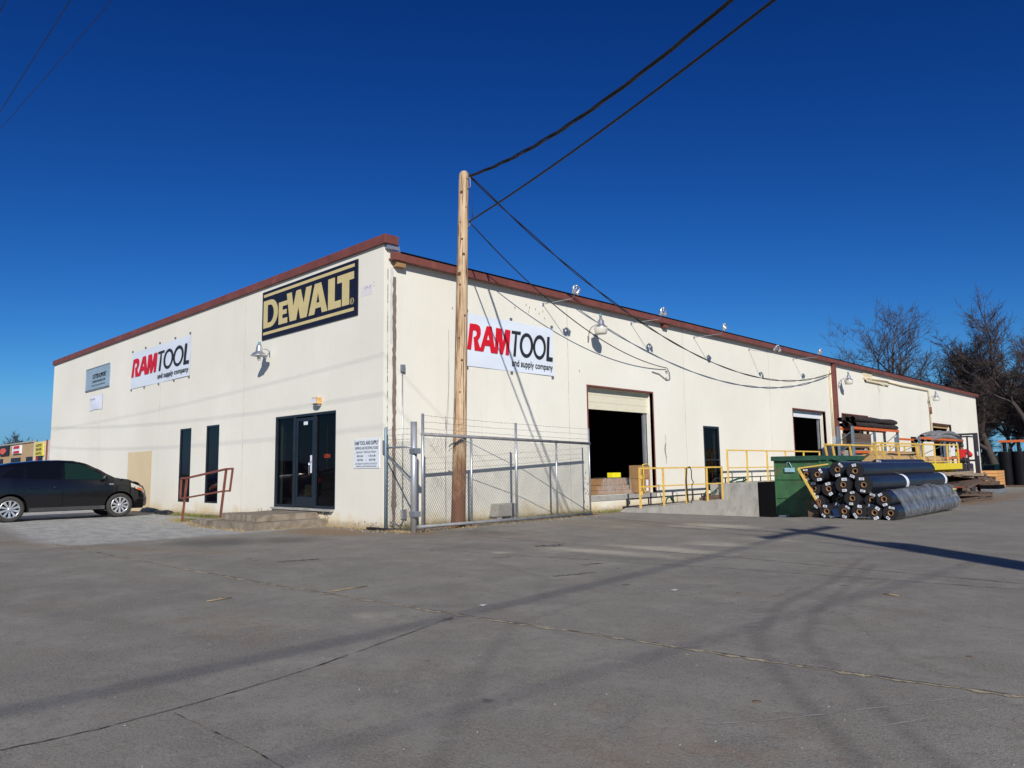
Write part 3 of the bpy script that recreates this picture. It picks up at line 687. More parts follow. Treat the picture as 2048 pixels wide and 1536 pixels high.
RT = {'P1':[(0.038, 0.798), (0.08, 0.805), (0.049, 0.307), (0.009, 0.311)],
'bo':[(0.08, 0.805), (0.112, 0.805), (0.14, 0.779), (0.151, 0.721), (0.152, 0.646), (0.144, 0.577), (0.12, 0.5)],
'bi':[(0.073, 0.678), (0.091, 0.688), (0.102, 0.677), (0.108, 0.651), (0.108, 0.604), (0.095, 0.565), (0.076, 0.555)],
'leg':[(0.076, 0.555), (0.12, 0.5), (0.141, 0.374), (0.148, 0.375), (0.165, 0.304), (0.086, 0.303)],
'AL':[(0.148, 0.375), (0.215, 0.803), (0.242, 0.806), (0.232, 0.651), (0.216, 0.541), (0.232, 0.54), (0.222, 0.43), (0.197, 0.426), (0.178, 0.305), (0.165, 0.304)],
'AR':[(0.242, 0.806), (0.27, 0.809), (0.297, 0.425), (0.302, 0.426), (0.332, 0.304), (0.257, 0.304), (0.247, 0.435), (0.222, 0.43), (0.232, 0.54), (0.245, 0.54), (0.232, 0.651)],
'M':[(0.317, 0.804), (0.382, 0.801), (0.391, 0.547), (0.42, 0.803), (0.479, 0.801), (0.456, 0.304), (0.419, 0.305), (0.431, 0.602), (0.389, 0.304), (0.358, 0.304), (0.345, 0.573), (0.332, 0.304), (0.302, 0.426)],
'T':[(0.494, 0.803), (0.6, 0.809), (0.595, 0.739), (0.555, 0.742), (0.536, 0.299), (0.506, 0.299), (0.531, 0.742), (0.491, 0.743)],
'L':[(0.922, 0.803), (0.953, 0.806), (0.939, 0.385), (0.987, 0.381), (0.984, 0.3), (0.903, 0.299)]}
def skewring(c, ro, ri, n=28):
    o = []; i = []
    for k in range(n):
        a = 2*math.pi*k/n
        for (rx, ry), l in ((ro, o), (ri, i)):
            v = ry*math.sin(a); l.append((c[0]+rx*math.cos(a)+v*.032, c[1]+v))
    return o, i
def tool_banner(P0, W, H, side, clips, label, cat="banner"):
    """vinyl banner of width W and height H whose lower left corner is P0"""
    Mx = (SW if side else FW)(*P0)
    t = empty("wall_banner", Mx @ Vector((W/2, 0, .01)), label, cat, "banners with the red and black store name")
    mb = MB(); nu, nv = 40, 16; rr = random.Random(int(W*10))
    b = len(mb.v)
    for i in range(nu+1):
        for j in range(nv+1):
            u, v = i/nu, j/nv
            d = .012+.006*math.sin(u*9+v*3)+.004*math.sin(v*14-u*5); sag = -.010*abs(math.sin(u*math.pi*(len(clips)-1)))*(v > .98)
            mb.v.append(tuple(Mx @ Vector((u*W, v*H+sag*2, d))))
    for i in range(nu):
        for j in range(nv):
            q = i*(nv+1)+j; mb.face((q, q+nv+1, q+nv+2, q+1), True)
    mb.build("vinyl_sheet", M['banner'], t)
    def sc(p): return [(u*W, v*H) for u, v in p]
    L1 = (SW if side else FW)(*(Vector(P0)+(Vector((.026, 0, 0)) if side else Vector((0, -.026, 0)))))
    # pale outline under the red letters
    hm = MB(); red = MB(); blk = MB()
    for key in ('P1', 'leg', 'AL', 'AR', 'M'): red.prism(sc(RT[key]), L1, .003)
    for i in range(6): red.prism(sc([RT['bo'][i], RT['bo'][i+1], RT['bi'][i+1], RT['bi'][i]]), L1, .003)
    blk.prism(sc(RT['T']), L1, .003); blk.prism(sc(RT['L']), L1, .003)
    for c, ro, ri in (((.664, .552), (.0805, .252), (.0515, .18)), ((.822, .555), (.0795, .255), (.0535, .183))):
        o, i = skewring(c, ro, ri); ring(blk, sc(o), sc(i), L1, .003)
    red.build("red_lettering", M['sign_red'], t); blk.build("black_lettering", M['ink'], t)
    text_obj("and supply company", (.49*W, .068*H, .985*W, .238*H), L1, M['ink'], t, "small_lettering", bold=.015)
    cm_ = MB()
    for u in clips:
        for v in (-.03, 1.03): cm_.box(u*W-.035, u*W+.035, v*H-.03, v*H+.03, .0, .03, Mx)
    pieces(cm_, "clip", M['clip'], t)
    return t
tool_banner((.002, 2.37, 3.67), 3.16, 1.29, True, (.01, .49, .985), "white banner with red and black lettering on the side wall behind the wooden pole")
tool_banner((-15.0, -.002, 4.23), 5.02, 1.29, False, (.012, .256, .508, .76, .99), "white red-lettered banner on the front wall, left of the black and gold board")

t = empty("sign_board", (-18.65, -.02, 4.53), "faded blue-grey rectangular sign, farthest left on the front wall", "sign")
MB().box(-20.05, -17.24, -.03, -.003, 4.53, 5.44).build("board", M['sign_grey'], t)
Ls = FW(0, -.031, 0)
text_obj("CUTTER SUPPORT", (-19.2, 4.98, -17.62, 5.16), Ls, M['ink'], t, "lettering", bold=.05)
text_obj("CONSTRUCTION SUPPLY CORP", (-19.2, 4.82, -17.7, 4.91), Ls, M['ink'], t, "lettering", bold=.03)
text_obj("CONTRACTORS AND HOMEOWNERS", (-19.3, 4.68, -17.7, 4.74), Ls, M['sign_black'], t, "lettering")
MB().prism([(-20.05, 5.40), (-17.24, 5.40), (-17.24, 5.44), (-20.05, 5.44)], Ls, .004).prism([(-20.05, 4.53), (-17.24, 4.53), (-17.24, 4.585), (-20.05, 4.585)], Ls, .004).build("edge_strip", M['grey_metal'], t)
t = empty("wall_banner", (-18.7, -.02, 3.73), "small sagging white banner hung below the blue-grey sign", "banner")
mb = MB(); b = 0
for i in range(13):
    for j in range(7):
        u, v = i/12, j/6; mb.v.append((-19.45+1.5*u, -.02-.03*math.sin(u*math.pi)*math.sin(v*math.pi), 3.73+.60*v - .05*math.sin(u*math.pi)*(1 if v > .5 else -.6)*abs(2*v-1)))
for i in range(12):
    for j in range(6): q = i*7+j; mb.face((q, q+7, q+8, q+1), True)
mb.build("cloth", M['banner_w'], t)
text_obj("NOW OPEN", (-19.3, 4.14, -18.75, 4.20), FW(0, -.05, 0), M['ink'], t, "lettering")

t = empty("hours_sign", (-.58, -.02, 1.29), "white board listing shipping and receiving hours, on the front wall beside the gate post", "sign")
MB().box(-1.05, -.11, -.014, -.002, 1.285, 1.915).build("board", M['sign_white'], t)
Ls = FW(0, -.0145, 0)
for s_, u0_, u1_, v0_, h_, bd in (("RAM TOOL AND SUPPLY", -1.02, -.14, 1.790, .085, .03), ("SHIPPING AND RECEIVING HOURS", -1.01, -.15, 1.690, .062, .015), ("MONDAY THROUGH FRIDAY", -.95, -.21, 1.612, .042, .01),
      ("8:00 A.M.", -.935, -.70, 1.528, .048, .02), ("-", -.61, -.58, 1.545, .008, 0), ("11:30 A.M.", -.51, -.24, 1.528, .048, .02),
      ("1:00 P.M.", -.935, -.70, 1.442, .048, .02), ("-", -.61, -.58, 1.459, .008, 0), ("4:00 P.M.", -.49, -.24, 1.442, .048, .02),
      ("NO FREIGHT ACCEPTED OUTSIDE OF", -.99, -.19, 1.366, .034, .01), ("SHIPPING AND RECEIVING HOURS", -.96, -.21, 1.310, .034, .01)):
    text_obj(s_, (u0_, v0_, u1_, v0_+h_), Ls, M['ink'], t, "lettering", bold=bd, w_=.002)
sc_ = MB()
for x in (-1.03, -.13):
    for z in (1.30, 1.60, 1.90): sc_.tube([(x, -.014, z), (x, -.018, z)], .007, 8)
pieces(sc_, "screw", M['grey_metal'], t)
# things inside the storefront
t = empty("neon_sign", (-2.35, .15, 1.56), "small red lit window sign reading OPEN, right of the storefront door", "sign")
MB().box(-2.56, -2.22, .150, .17, 1.52, 1.66).build("backing", M['black'], t)
text_obj("OPEN", (-2.52, 1.545, -2.26, 1.635), FW(0, .147, 0), emit("red_neon", (1.0, .10, .04), 3.5), t, "tubes", bold=.02)
t = empty("poster", (-1.98, .14, .5), "narrow yellow vertical poster low in the right storefront pane", "sign")
MB().box(-2.06, -1.92, .14, .145, .5, 1.32).build("sheet", M['sign_gold'], t)
for i, ch in enumerate("SALE"): text_obj(ch, (-2.035, 1.13-.19*i, -1.945, 1.26-.19*i), FW(0, .139, 0), M['ink'], t, "lettering", bold=.04, w_=.001)
MB().box(-3.36, -3.02, .14, .145, .66, .92).build("sheet", M['sign_gold'], tag(empty("poster", (-3.2, .14, .66), "square yellow notice low in the storefront door glass", "sign")))
# strings of yellow beads hanging in the panes
for (xa, xb, zt, lab) in ((-4.35, -3.95, 2.2, "string of yellow beads hanging in the left storefront pane"), (-2.4, -2.05, 2.3, "string of yellow beads hanging in the right storefront pane")):
    mb = MB(); rr = random.Random(int(abs(xa)*10))
    for x in (xa, xb):
        z = zt; 
        while z > zt-1.0:
            mb.box(x-.012+rr.uniform(-.02, .02), x+.012, .135, .15, z, z+.03); z -= .055
    tag(mb.build("bead_garland", mat("pale_gold_beads", (.75, .55, .12), .4), None), lab, "decoration")

# bulkhead box above the storefront
t = empty("wall_light", (-2.65, 0, 2.8), "small tan box light above the storefront door", "lamp")
MB().box(-2.65, -2.41, -.14, -.002, 2.81, 2.965).build("housing", mat("aged_tan_plastic", (.60, .36, .15), .5, var=.25), t, bevel=.010)
MB().box(-2.64, -2.46, -.144, -.14, 2.83, 2.94).build("sticker", M['sign_white'], t)
MB().box(-2.62, -2.44, -.11, -.01, 2.76, 2.81).build("bracket", M['grey_metal'], t)

# ------------------------------------------------------------------ wall lamps
def yard_lamp(name, label, group):
    """gooseneck lamp in local space: wall at x=0, head out along +X"""
    t = empty(name, (0, 0, 0), label, "lamp", group)
    pts = [(.03, 0, -.02), (.03, 0, .12), (.06, 0, .24), (.14, 0, .33), (.26, 0, .37), (.40, 0, .375)]
    MB().tube(pts, .016, 8).box(0, .012, -.03, .03, -.08, .10).build("arm", M['galv'], t)
    Mx = Matrix.Translation((.47, 0, 0))
    MB().lathe([(0, .60), (.035, .60), (.035, .53), (.05, .52), (.055, .50), (.085, .47), (.095, .37), (.12, .34), (.17, .30), (.185, .285), (.185, .265), (0, .265)], Mx).build("housing", M['galv_new'], t)
    MB().lathe([(.038, .60), (.038, .665), (0, .67)], Mx).build("photocell", mat("teal_plastic", (.10, .26, .32), .5), t)
    MB().lathe([(.185, .265), (.19, .24), (.165, .11), (.15, .09), (0, .085)], Mx).build("lens", M['lamp_glass'], t)
    return t
L1_ = yard_lamp("yard_lamp", "gooseneck yard lamp on the side wall to the right of the banner", "gooseneck yard lamps along the side wall"); 
l2 = copy_tree(L1_); l3 = copy_tree(L1_)
for o_, y_, z_, lab in ((L1_, 7.05, 4.84, None), (l2, 25.5, 4.75, "gooseneck yard lamp beside the brown downpipe"), (l3, 39.2, 4.75, "gooseneck yard lamp nearest the far end of the side wall")):
    o_.location = (.004, y_, z_)
    if lab: o_['label'] = lab
t = empty("barn_lamp", (-4.9, 0, 4.34), "metal barn-style lamp with flared shade below the black and gold board", "lamp")
MB().tube([(-4.97, -.01, 4.30), (-4.95, -.03, 4.36), (-4.93, -.12, 4.41), (-4.90, -.24, 4.40)], .014, 8).box(-5.0, -4.94, -.012, 0, 4.22, 4.38).build("arm", M['galv'], t)
Mx = Matrix.Translation((-4.88, -.35, 0))
MB().lathe([(0, 4.50), (.05, 4.50), (.07, 4.46), (.085, 4.34), (.10, 4.31), (.15, 4.28), (.205, 4.22), (.21, 4.205), (.20, 4.205), (.09, 4.28), (0, 4.28)], Mx).build("shade", M['galv_new'], t)
MB().lathe([(.035, 4.50), (.035, 4.565), (0, 4.57)], Mx).build("photocell", bpy.data.materials["teal_plastic"], t)
MB().lathe([(.045, 4.27), (.05, 4.16), (.035, 4.09), (0, 4.075)], Mx, 14).build("bulb", M['lamp_glass'], t)

# flood lights standing out from the side wall on thin conduit arms
def flood(label, group, seed, L=1.0):
    rr = random.Random(seed); t = empty("flood_light", (0, 0, 0), label, "lamp", group)
    MB().tube([(0, 0, 0), (L*.55, 0, -.005), (L, 0, -.02), (L+.10, .0, .06), (L+.16, 0, .20), (L+.17, 0, .28)], .010, 6).box(0, .02, -.03, .03, -.04, .04).build("arm", M['galv_new'], t)
    MB().tube([(L+.17, -.13, .24), (L+.17, -.05, .29), (L+.17, .05, .29), (L+.17, .13, .24)], .016, 8).lathe([(0, .31), (.04, .30), (.045, .26), (0, .25)], Matrix.Translation((L+.17, 0, 0)), 12).build("junction", M['rust'] if 0 else M['galv'], t)
    for sy in (-1, 1):
        q = Matrix.Translation((L+.17, sy*.14, .24)) @ Matrix.Rotation(math.radians(sy*(-28)+rr.uniform(-8, 8)), 4, 'X') @ Matrix.Rotation(math.radians(rr.uniform(-25, 25)), 4, 'Y')
        h = MB().lathe([(.0, .0), (.03, 0), (.035, -.05), (.06, -.10), (.066, -.16)], q, 14).build("lamp_head", M['galv_new'], t)
        MB().lathe([(.064, -.158), (.05, -.175), (0, -.18)], q, 14).build("lens", M['lamp_glass'], h)
    return t
fl = [(5.15, 5.57, "twin flood light on a thin arm above the side-wall banner, closest to the wooden pole"), (9.17, 5.58, "twin flood light on a thin arm above the nearest open loading door"),
      (12.83, 5.58, "twin flood light on a thin arm, third along the side wall"), (16.8, 5.58, "twin flood light on a thin arm, fourth along the side wall, head hanging low"), (20.7, 5.58, "twin flood light on a thin arm nearest the brown downpipe")]
for i, (y_, z_, lab) in enumerate(fl):
    f_ = flood(lab, "twin flood lights along the eave", 20+i, 1.0 if i != 3 else .95)
    f_.location = (.004, y_, z_)
    if i == 3: f_.rotation_euler = (0, math.radians(14), 0)

# ------------------------------------------------------------------ steps, rail
t = empty("entrance_steps", (-4, -.8, 0), "two-level weathered concrete steps in front of the storefront", "steps")
def slab(x0, x1, y0, y1, z0, z1, seed):
    mb = MB(); rr = random.Random(seed); N = 26
    top = []; bot = []
    per = [(x0+(x1-x0)*i/N, y0) for i in range(N)]+[(x1, y0+(y1-y0)*i/8) for i in range(9)]+[(x0, y1-(y1-y0)*i/8) for i in range(8)]
    n = len(per)
    for k, (x, y) in enumerate(per):
        j = rr.uniform(-.016, .016); mb.v.append((x+j, y+j, z0)); mb.v.append((x+j+rr.uniform(-.006, .006), y+j+rr.uniform(0, .014)*(y == y0), z1-rr.uniform(0, .014)))
    for k in range(n):
        q = (k+1) % n; mb.face((2*k, 2*q, 2*q+1, 2*k+1))
    mb.face([2*k+1 for k in range(n)]); return mb
lo_ = slab(-4.5, -2.14, -1.9, -.02, -.1, .16, 1); lo_.build("lower_step", M['step'], t)
slab(-4.25, -2.46, -1.52, -.01, .16, .305, 2).build("upper_step", M['step'], t)
mb = MB(); rr = random.Random(4); N_ = 14; xs_ = [-6.7+2.2*i/N_ for i in range(N_+1)]
for i, x in enumerate(xs_):
    z_ = .03+.125*(i/N_); yf = -1.25-.62*(i/N_)+rr.uniform(-.03, .03)
    mb.v += [(x, yf, -.1), (x, yf+rr.uniform(0, .02), z_), (x, -.02, z_+.03)]
    if i:
        for k in range(2): mb.face((3*i-3+k, 3*i+k, 3*i+k+1, 3*i-2+k))
mb.build("side_slab", M['step'], t)
MB().box(-4.6, -1.85, -.10, 0, .325, .37).build("threshold", M['concrete'], t)
t = empty("handrail", (-5.3, -1.5, .1), "rust-red pipe handrail left of the entrance steps", "railing")
def P(x, z): return (x, -1.5, z)
mb = MB()
mb.bar(P(-6.64, 1.11), P(-6.29, 1.115), .045); mb.bar(P(-6.29, 1.115), P(-4.08, 1.32), .045); mb.bar(P(-4.08, 1.32), P(-3.74, 1.325), .045)
mb.bar(P(-6.67, .60), P(-6.40, .61), .038); mb.bar(P(-6.40, .61), P(-4.18, .81), .038); mb.bar(P(-4.18, .81), P(-3.86, .815), .038)
mb.bar(P(-6.64, 1.10), P(-6.67, .60), .038); mb.bar(P(-3.75, 1.32), P(-3.87, .80), .038)
mb.build("rails", M['rail_rust'], t)
MB().bar(P(-6.50, .0), P(-6.29, 1.11), .045).build("post", M['rail_rust'], t)
MB().bar(P(-4.32, .20), P(-4.08, 1.32), .045).build("post", M['rail_rust'], t)

# ------------------------------------------------------------------ fence and gate
def chainlink(mb, A, B, z0a, z1a, z0b, z1b, pitch=.058, r=.0026):
    """diamond mesh between the two uprights A and B (x,y), clipped to the panel"""
    A = Vector((*A, 0)); B = Vector((*B, 0)); L = (B-A).length; u = (B-A)/L; nrm = Vector((-u.y, u.x, 0))
    H = max(z1a, z1b)-min(z0a, z0b); k = math.tan(math.radians(58))
    s = pitch
    def zr(x): f = x/L; return z0a+(z0b-z0a)*f, z1a+(z1b-z1a)*f
    zb = min(z0a, z0b)
    for sgn in (1, -1):
        c = -H/k-s
        n = int((L+2*H/k)/s)+2
        for i in range(n):
            xs0 = c+i*s
            # line x = xs0 + t/k*sgn ; z = zb + t
            t0, t1 = 0, H
            pts = []
            M_ = 40
            for j in range(M_+1):
                tt = H*j/M_; x = xs0+(tt/k if sgn > 0 else (H-tt)/k); z = zb+tt
                if 0 <= x <= L:
                    lo, hi = zr(x)
                    if lo <= z <= hi: pts.append((x, z))
            if len(pts) > 1:
                a, b = pts[0], pts[-1]
                p = A+u*a[0]+Vector((0, 0, a[1]))+nrm*.002*sgn; q = A+u*b[0]+Vector((0, 0, b[1]))+nrm*.002*sgn
                mb.tube([p, q], r, 3, cap=False)
def barbed(mb, A, B, sag, seed, r=.0026, n=24):
    A = Vector(A); B = Vector(B); rr = random.Random(seed); pts = []
    for i in range(n+1):
        t = i/n; p = A.lerp(B, t); p.z += -4*sag*t*(1-t)+rr.uniform(-.008, .008)*(0 < i < n); p.x += rr.uniform(-.004, .004); pts.append(p)
    mb.tube(pts, r, 4, cap=False)
    L = (B-A).length; k = int(L/.13)
    for i in range(1, k):
        t = i/k; j = min(int(t*n), n-1); p = pts[j].lerp(pts[j+1], t*n-j)
        for q in range(2):
            d = Vector((rr.uniform(-1, 1), rr.uniform(-1, 1), rr.uniform(-1, 1))).normalized()*.017
            mb.tube([p-d, p+d], .0016, 3, cap=False)
GA, GB = Vector((1.20, .08)), Vector((.68, 6.15))
gdir = (GB-GA).normalized()
def G(t, z, off=0): p = GA+(GB-GA)*t; return Vector((p.x-gdir.y*off*-1, p.y-gdir.x*off, z))
gate = empty("sliding_gate", (1.2, .08, 0), "long chain-link gate with three strands of barbed wire in front of the wooden pole", "gate")
ztop = lambda t: 1.945-.085*t
zbot = lambda t: .115-.075*t if t > .0 else .115
MB().tube([G(0, ztop(0)), G(1, ztop(1))], .036, 10).build("top_rail", M['galv_dull'], gate)
MB().tube([G(-.02, zbot(0)), G(1.0, zbot(1))], .036, 10).build("bottom_rail", M['galv_dull'], gate)
for t_, zt in ((0.004, 2.36), (.492, 2.285), (.993, 2.255)):
    MB().tube([G(t_, .03), G(t_, zt)], .030 if t_ < .9 else .022, 10).build("post", M['galv'], gate)
for t_ in (.24, .752): MB().tube([G(t_, zbot(t_)), G(t_, ztop(t_))], .026, 10).build("post", M['galv'], gate)
cl = MB(); chainlink(cl, GA, GB, .14, 1.92, .06, 1.84); cl.build("chain_link", M['wire'], gate)
bw = MB()
for za, zb_, sd_ in ((2.325, 2.243, 1), (2.20, 2.10, 2), (2.067, 1.975, 3)): barbed(bw, G(0, za), G(.99, zb_), .02, sd_, n=40)
bw.build("barbed_wire", M['barb'], gate)
MB().tube([G(.186, 1.89), G(.55, 1.17), G(.985, .08)], .008, 6).build("brace_rod", M['grey_metal'], gate)
tg = MB(); rr = random.Random(9)
for k in range(3):
    pts = [G(.045+.018*k, 1.99)]
    for i in range(9): pts.append(G(.045+.02*k+rr.uniform(-.012, .012), 1.95-.045*i+rr.uniform(-.02, .02)) + Vector((rr.uniform(.0, .04), 0, 0)))
    tg.tube(pts, .003, 4)
tg.build("loose_wire", M['barb'], gate)
MB().box(.50, .78, 6.13, 6.25, -.02, .02).build("ground_latch", M['rust'], gate)
rr = random.Random(4)
f = empty("fence_post", (1.05, -.005, 0), "thick bare galvanised post the gate hangs from", "post")
MB().tube([(1.05, -.005, -.05), (1.05, -.005, 2.2)], .066, 18).build("shaft", mat("pale_galvanised_pipe", (.50, .51, .53), .45, .6, var=.12, scale=6, spot=(.34, .31, .24), spotfac=(.6, .72), spotscale=4), f)
for z in (1.61, .36): MB().box(1.0, 1.19, -.085, .065, z-.055, z+.055).build("hinge_bracket", M['grey_metal'], f, bevel=.006)
f = empty("chain_link_fence", (.17, -.05, 0), "narrow fixed chain-link panel between the wall corner and the thick post", "fence")
MB().tube([(.17, -.05, -.02), (.17, -.05, 2.10), (.17, -.05, 2.13)], [.032, .032, .012], 12).build("post", mat("blue_grey_fence_post", (.19, .27, .32), .5, .4, var=.15, scale=8), f)
MB().tube([(.17, -.05, 1.70), (1.0, -.03, 1.70)], .020, 8).build("top_rail", M['galv'], f)
MB().tube([(.2, -.05, 1.55), (1.0, -.03, 1.0)], .020, 8).build("brace", M['grey_metal'], f)
MB().tube([(1.0, -.02, 1.95), (1.0, -.02, .1)], .006, 6).build("tension_bar", M['galv'], f)
cl = MB(); chainlink(cl, (.19, -.05), (.99, -.02), .02, 1.82, .02, 1.82); cl.build("chain_link", M['wire'], f)
bw = MB()
for za, zb_, sd_ in ((2.06, 2.062, 5), (1.945, 1.95, 6), (1.856, 1.853, 7)): barbed(bw, (.19, -.05, za), (1.0, -.02, zb_), -.01, sd_, n=8)
bw.build("barbed_wire", M['barb'], f)
cb_ = MB()
for z in (.5, .95, 1.35, 1.62): cb_.tube([(.135, -.05, z), (.17, -.09, z), (.205, -.05, z), (.17, -.01, z)], .006, 5)
pieces(cb_, "tie", M['galv_new'], f)
cb_ = MB(); cb_.box(.05, .14, -.05, .03, 1.60, 1.86); cb_.build("wall_clamp", M['grey_metal'], f)
tag(MB().tube([(-.35, -.14, .03), (-.1, -.16, .04), (.25, -.12, .03), (.6, .0, .03), (.95, .08, .04)], .028, 6).build("rubber_hose", M['tarp']), "dark crumpled hose lying at the foot of the corner post", "hose")

# ------------------------------------------------------------------ wooden pole and cables
pole = empty("utility_pole", (.85, 1.345, 0), "bare pale wooden utility pole standing behind the gate", "pole")
mb = MB(); rr = random.Random(2); N = 60; n = 20; pts = []
for i in range(N+1):
    t_ = i/N; cx, cy = .85+.01*math.sin(t_*5), 1.345+.25*t_; r_ = .155-.043*t_ if i < N-1 else .112; b = len(mb.v)
    for k in range(n):
        a = 2*math.pi*k/n; q = r_*(1+.018*math.sin(3*a+t_*4)+.012*math.sin(7*a-t_*9)+rr.uniform(-.006, .006)); 
        z = -.1+7.99*t_ + (.07*math.cos(a+.6) if i == N else 0)
        mb.v.append((cx+q*math.cos(a), cy+q*math.sin(a), z))
    if i:
        for k in range(n): k2 = (k+1) % n; mb.face((b-n+k, b-n+k2, b+k2, b+k), True)
mb.face([b+k for k in range(n)])
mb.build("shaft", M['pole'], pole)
ck = MB(); rr = random.Random(88); mb.f[-1:] = mb.f[-1:]
for i in range(46):
    z0_, L_ = rr.uniform(.8, 7.4), rr.uniform(.25, 1.1); a = math.radians(rr.uniform(-110, 30)); pts = []
    for j in range(7):
        z = min(7.85, z0_+L_*j/6); t_ = z/7.9; r_ = .155-.043*t_; a += rr.uniform(-.05, .05)
        pts.append((.85+.01*math.sin(t_*5)+r_*1.0*math.cos(a), 1.345+.25*t_+r_*1.0*math.sin(a), z))
    ck.tube(pts, [.001, .006, .009, .010, .008, .005, .001], 4)
ck.build("drying_cracks", mat("dark_wood_crack", (.12, .06, .025), .9), pole)
kn = MB(); rr = random.Random(8)
for z, sz in ((7.45, .03), (7.1, .012), (6.75, .012), (6.0, .028), (5.55, .035), (5.3, .02), (4.6, .02), (4.1, .015), (3.6, .02), (2.9, .015), (6.35, .02)):
    t_ = z/7.9; r_ = .155-.043*t_; cx, cy = .85+.01*math.sin(t_*5), 1.345+.25*t_; a = math.radians(-45+rr.uniform(-35, 35))
    d = Vector((math.cos(a), math.sin(a), 0)); p = Vector((cx, cy, z))+d*(r_*.985)
    kn.tube([p, p+d*.008], sz*1.25, 8)
pieces(kn, "knot", mat("dark_knot", (.10, .045, .02), .9), pole)
MB().tube([(.93, 1.56, 7.78), (1.01, 1.63, 7.80), (.99, 1.66, 7.60), (.96, 1.60, 7.55)], .012, 6).tube([(.95, 1.60, 6.62), (1.0, 1.63, 6.72), (.98, 1.64, 6.82)], .014, 6).build("cable_hook", M['grey_metal'], pole)
MB().tube([(.975, 1.70, 7.62), (.98, 1.72, 7.1)], .003, 4).tube([(.98, 1.72, 7.12), (.98, 1.72, 6.9)], .009, 5).build("hanging_wire", M['cable'], pole)
MB().tube([(.74, 1.20, 1.72), (.80, 1.19, 1.76), (.9, 1.19, 1.79), (1.0, 1.24, 1.80)], .014, 5).tube([(.74, 1.19, 1.62), (.8, 1.18, 1.67), (.9, 1.18, 1.7)], .006, 5).build("wire_wrap", M['cable'], pole)
MB().tube([(.72, 1.22, 4.3), (.66, 1.28, 3.2), (.6, 1.26, 2.4), (.58, 1.24, 1.7), (.60, 1.23, .2)], .004, 4).tube([(.60, 1.26, 2.3), (.58, 1.24, 2.15), (.62, 1.22, 2.1), (.57, 1.24, 2.4)], .006, 4).build("ground_wire", M['barb'], pole)

def sagpts(a, b, s, n=48):
    a = Vector(a); b = Vector(b); o = []
    for i in range(n+1):
        t_ = i/n; p = a.lerp(b, t_); p.z -= 4*s*t_*(1-t_); o.append(p)
    return o
def cable(name, a, b, s, r, label, twist=0, group=None, n=48, part=False):
    mb = MB(); pts = sagpts(a, b, s, n*4 if twist else n)
    if twist:
        for k in range(3 if twist > 1 else 2):
            q = []
            for i, p in enumerate(pts):
                an = i*.21/(n*4/200)+k*2*math.pi/(3 if twist > 1 else 2); q.append(p+Vector((math.cos(an)*r*.62, math.cos(an)*r*.4, math.sin(an)*r*.72*(1+.5*math.sin(i*.05)))))
            mb.tube(q, r*.62, 5)
    else: mb.tube(pts, r, 5)
    return tag(mb.build(name, M['cable']), label, "cable", group)
ST, ST2 = (.97, 1.66, 7.86), (.97, 1.63, 6.78)
cable("power_cable", ST, (.12, 24.45, 5.3), 1.9, .022, "thick twisted black cable sagging from the pole top to the brown downpipe", 1)
cable("power_cable", ST2, (.06, 11, 4.36), .6, .014, "thin black cable from partway up the pole to the bracket above the first door", 0)
cable("power_cable", ST, (19.5, -6.0, 8.2), 1.4, .026, "thick twisted black cable rising from the pole top toward the upper right", 2)
cable("power_cable", ST2, (19.5, -6.0, 6.4), .40, .020, "thinner black cable rising straight to the upper right of the frame", 0)
# the street pole behind the camera that those lines come from; its shadow lies across the yard
sp_ = empty("street_pole", (19.5, -6.12, 0), "tall dark street pole with cross arm standing behind the viewer", "pole")
MB().tube([(19.5, -6.12, -.2), (19.5, -6.12, 9.0)], [.21, .15], 14).build("shaft", M['pole_grey'], sp_)
MB().box(19.43, 19.56, -7.75, -4.75, 8.62, 8.76).build("cross_arm", M['pole_grey'], sp_)
MB().lathe([(0, 5.9), (.30, 5.92), (.31, 7.2), (.24, 7.3), (0, 7.32)], Matrix.Translation((19.35, -5.78, 0)), 18).build("transformer", M['grey_metal'], sp_)
ins = MB()
for y in (-7.6, -6.8, -5.4, -4.9): ins.tube([(19.5, y, 8.76), (19.5, y, 8.92)], .035, 8)
pieces(ins, "insulator", M['grey_metal'], sp_)
g_ = "street cables running past the front of the building"
for i, (ya_, za_, yb_, zb__) in enumerate(((-6.8, 8.92, -6.0, 9.0), (-7.6, 8.92, -6.6, 8.62), (-5.4, 8.9, -6.9, 8.9))):
    cable("street_cable", (19.5, ya_, za_), (-30, yb_+.0, zb__+.3), .9 if i < 2 else .6, (.0065, .0065, .005)[i], ("upper thin dark cable crossing the top left corner of the sky", "lower thin dark cable crossing the top left corner of the sky", "faint thin cable at the very top left corner of the sky")[i], 0, g_, n=60)
for i, (x0_, y0_, z0_, x1_, y1_, z1_, s_, r_) in enumerate(((19.5, -6.1, 8.75, 20.8, -23, 8.9, .35, .021), (19.5, -6.1, 6.3, 18.2, -23, 6.3, .06, .009))):
    cable("telephone_cable", (x0_, y0_, z0_), (x1_, y1_, z1_), s_, r_, ("upper", "lower")[i]+" thick bundled cable leading from the street pole away behind the viewer", 0, n=30)
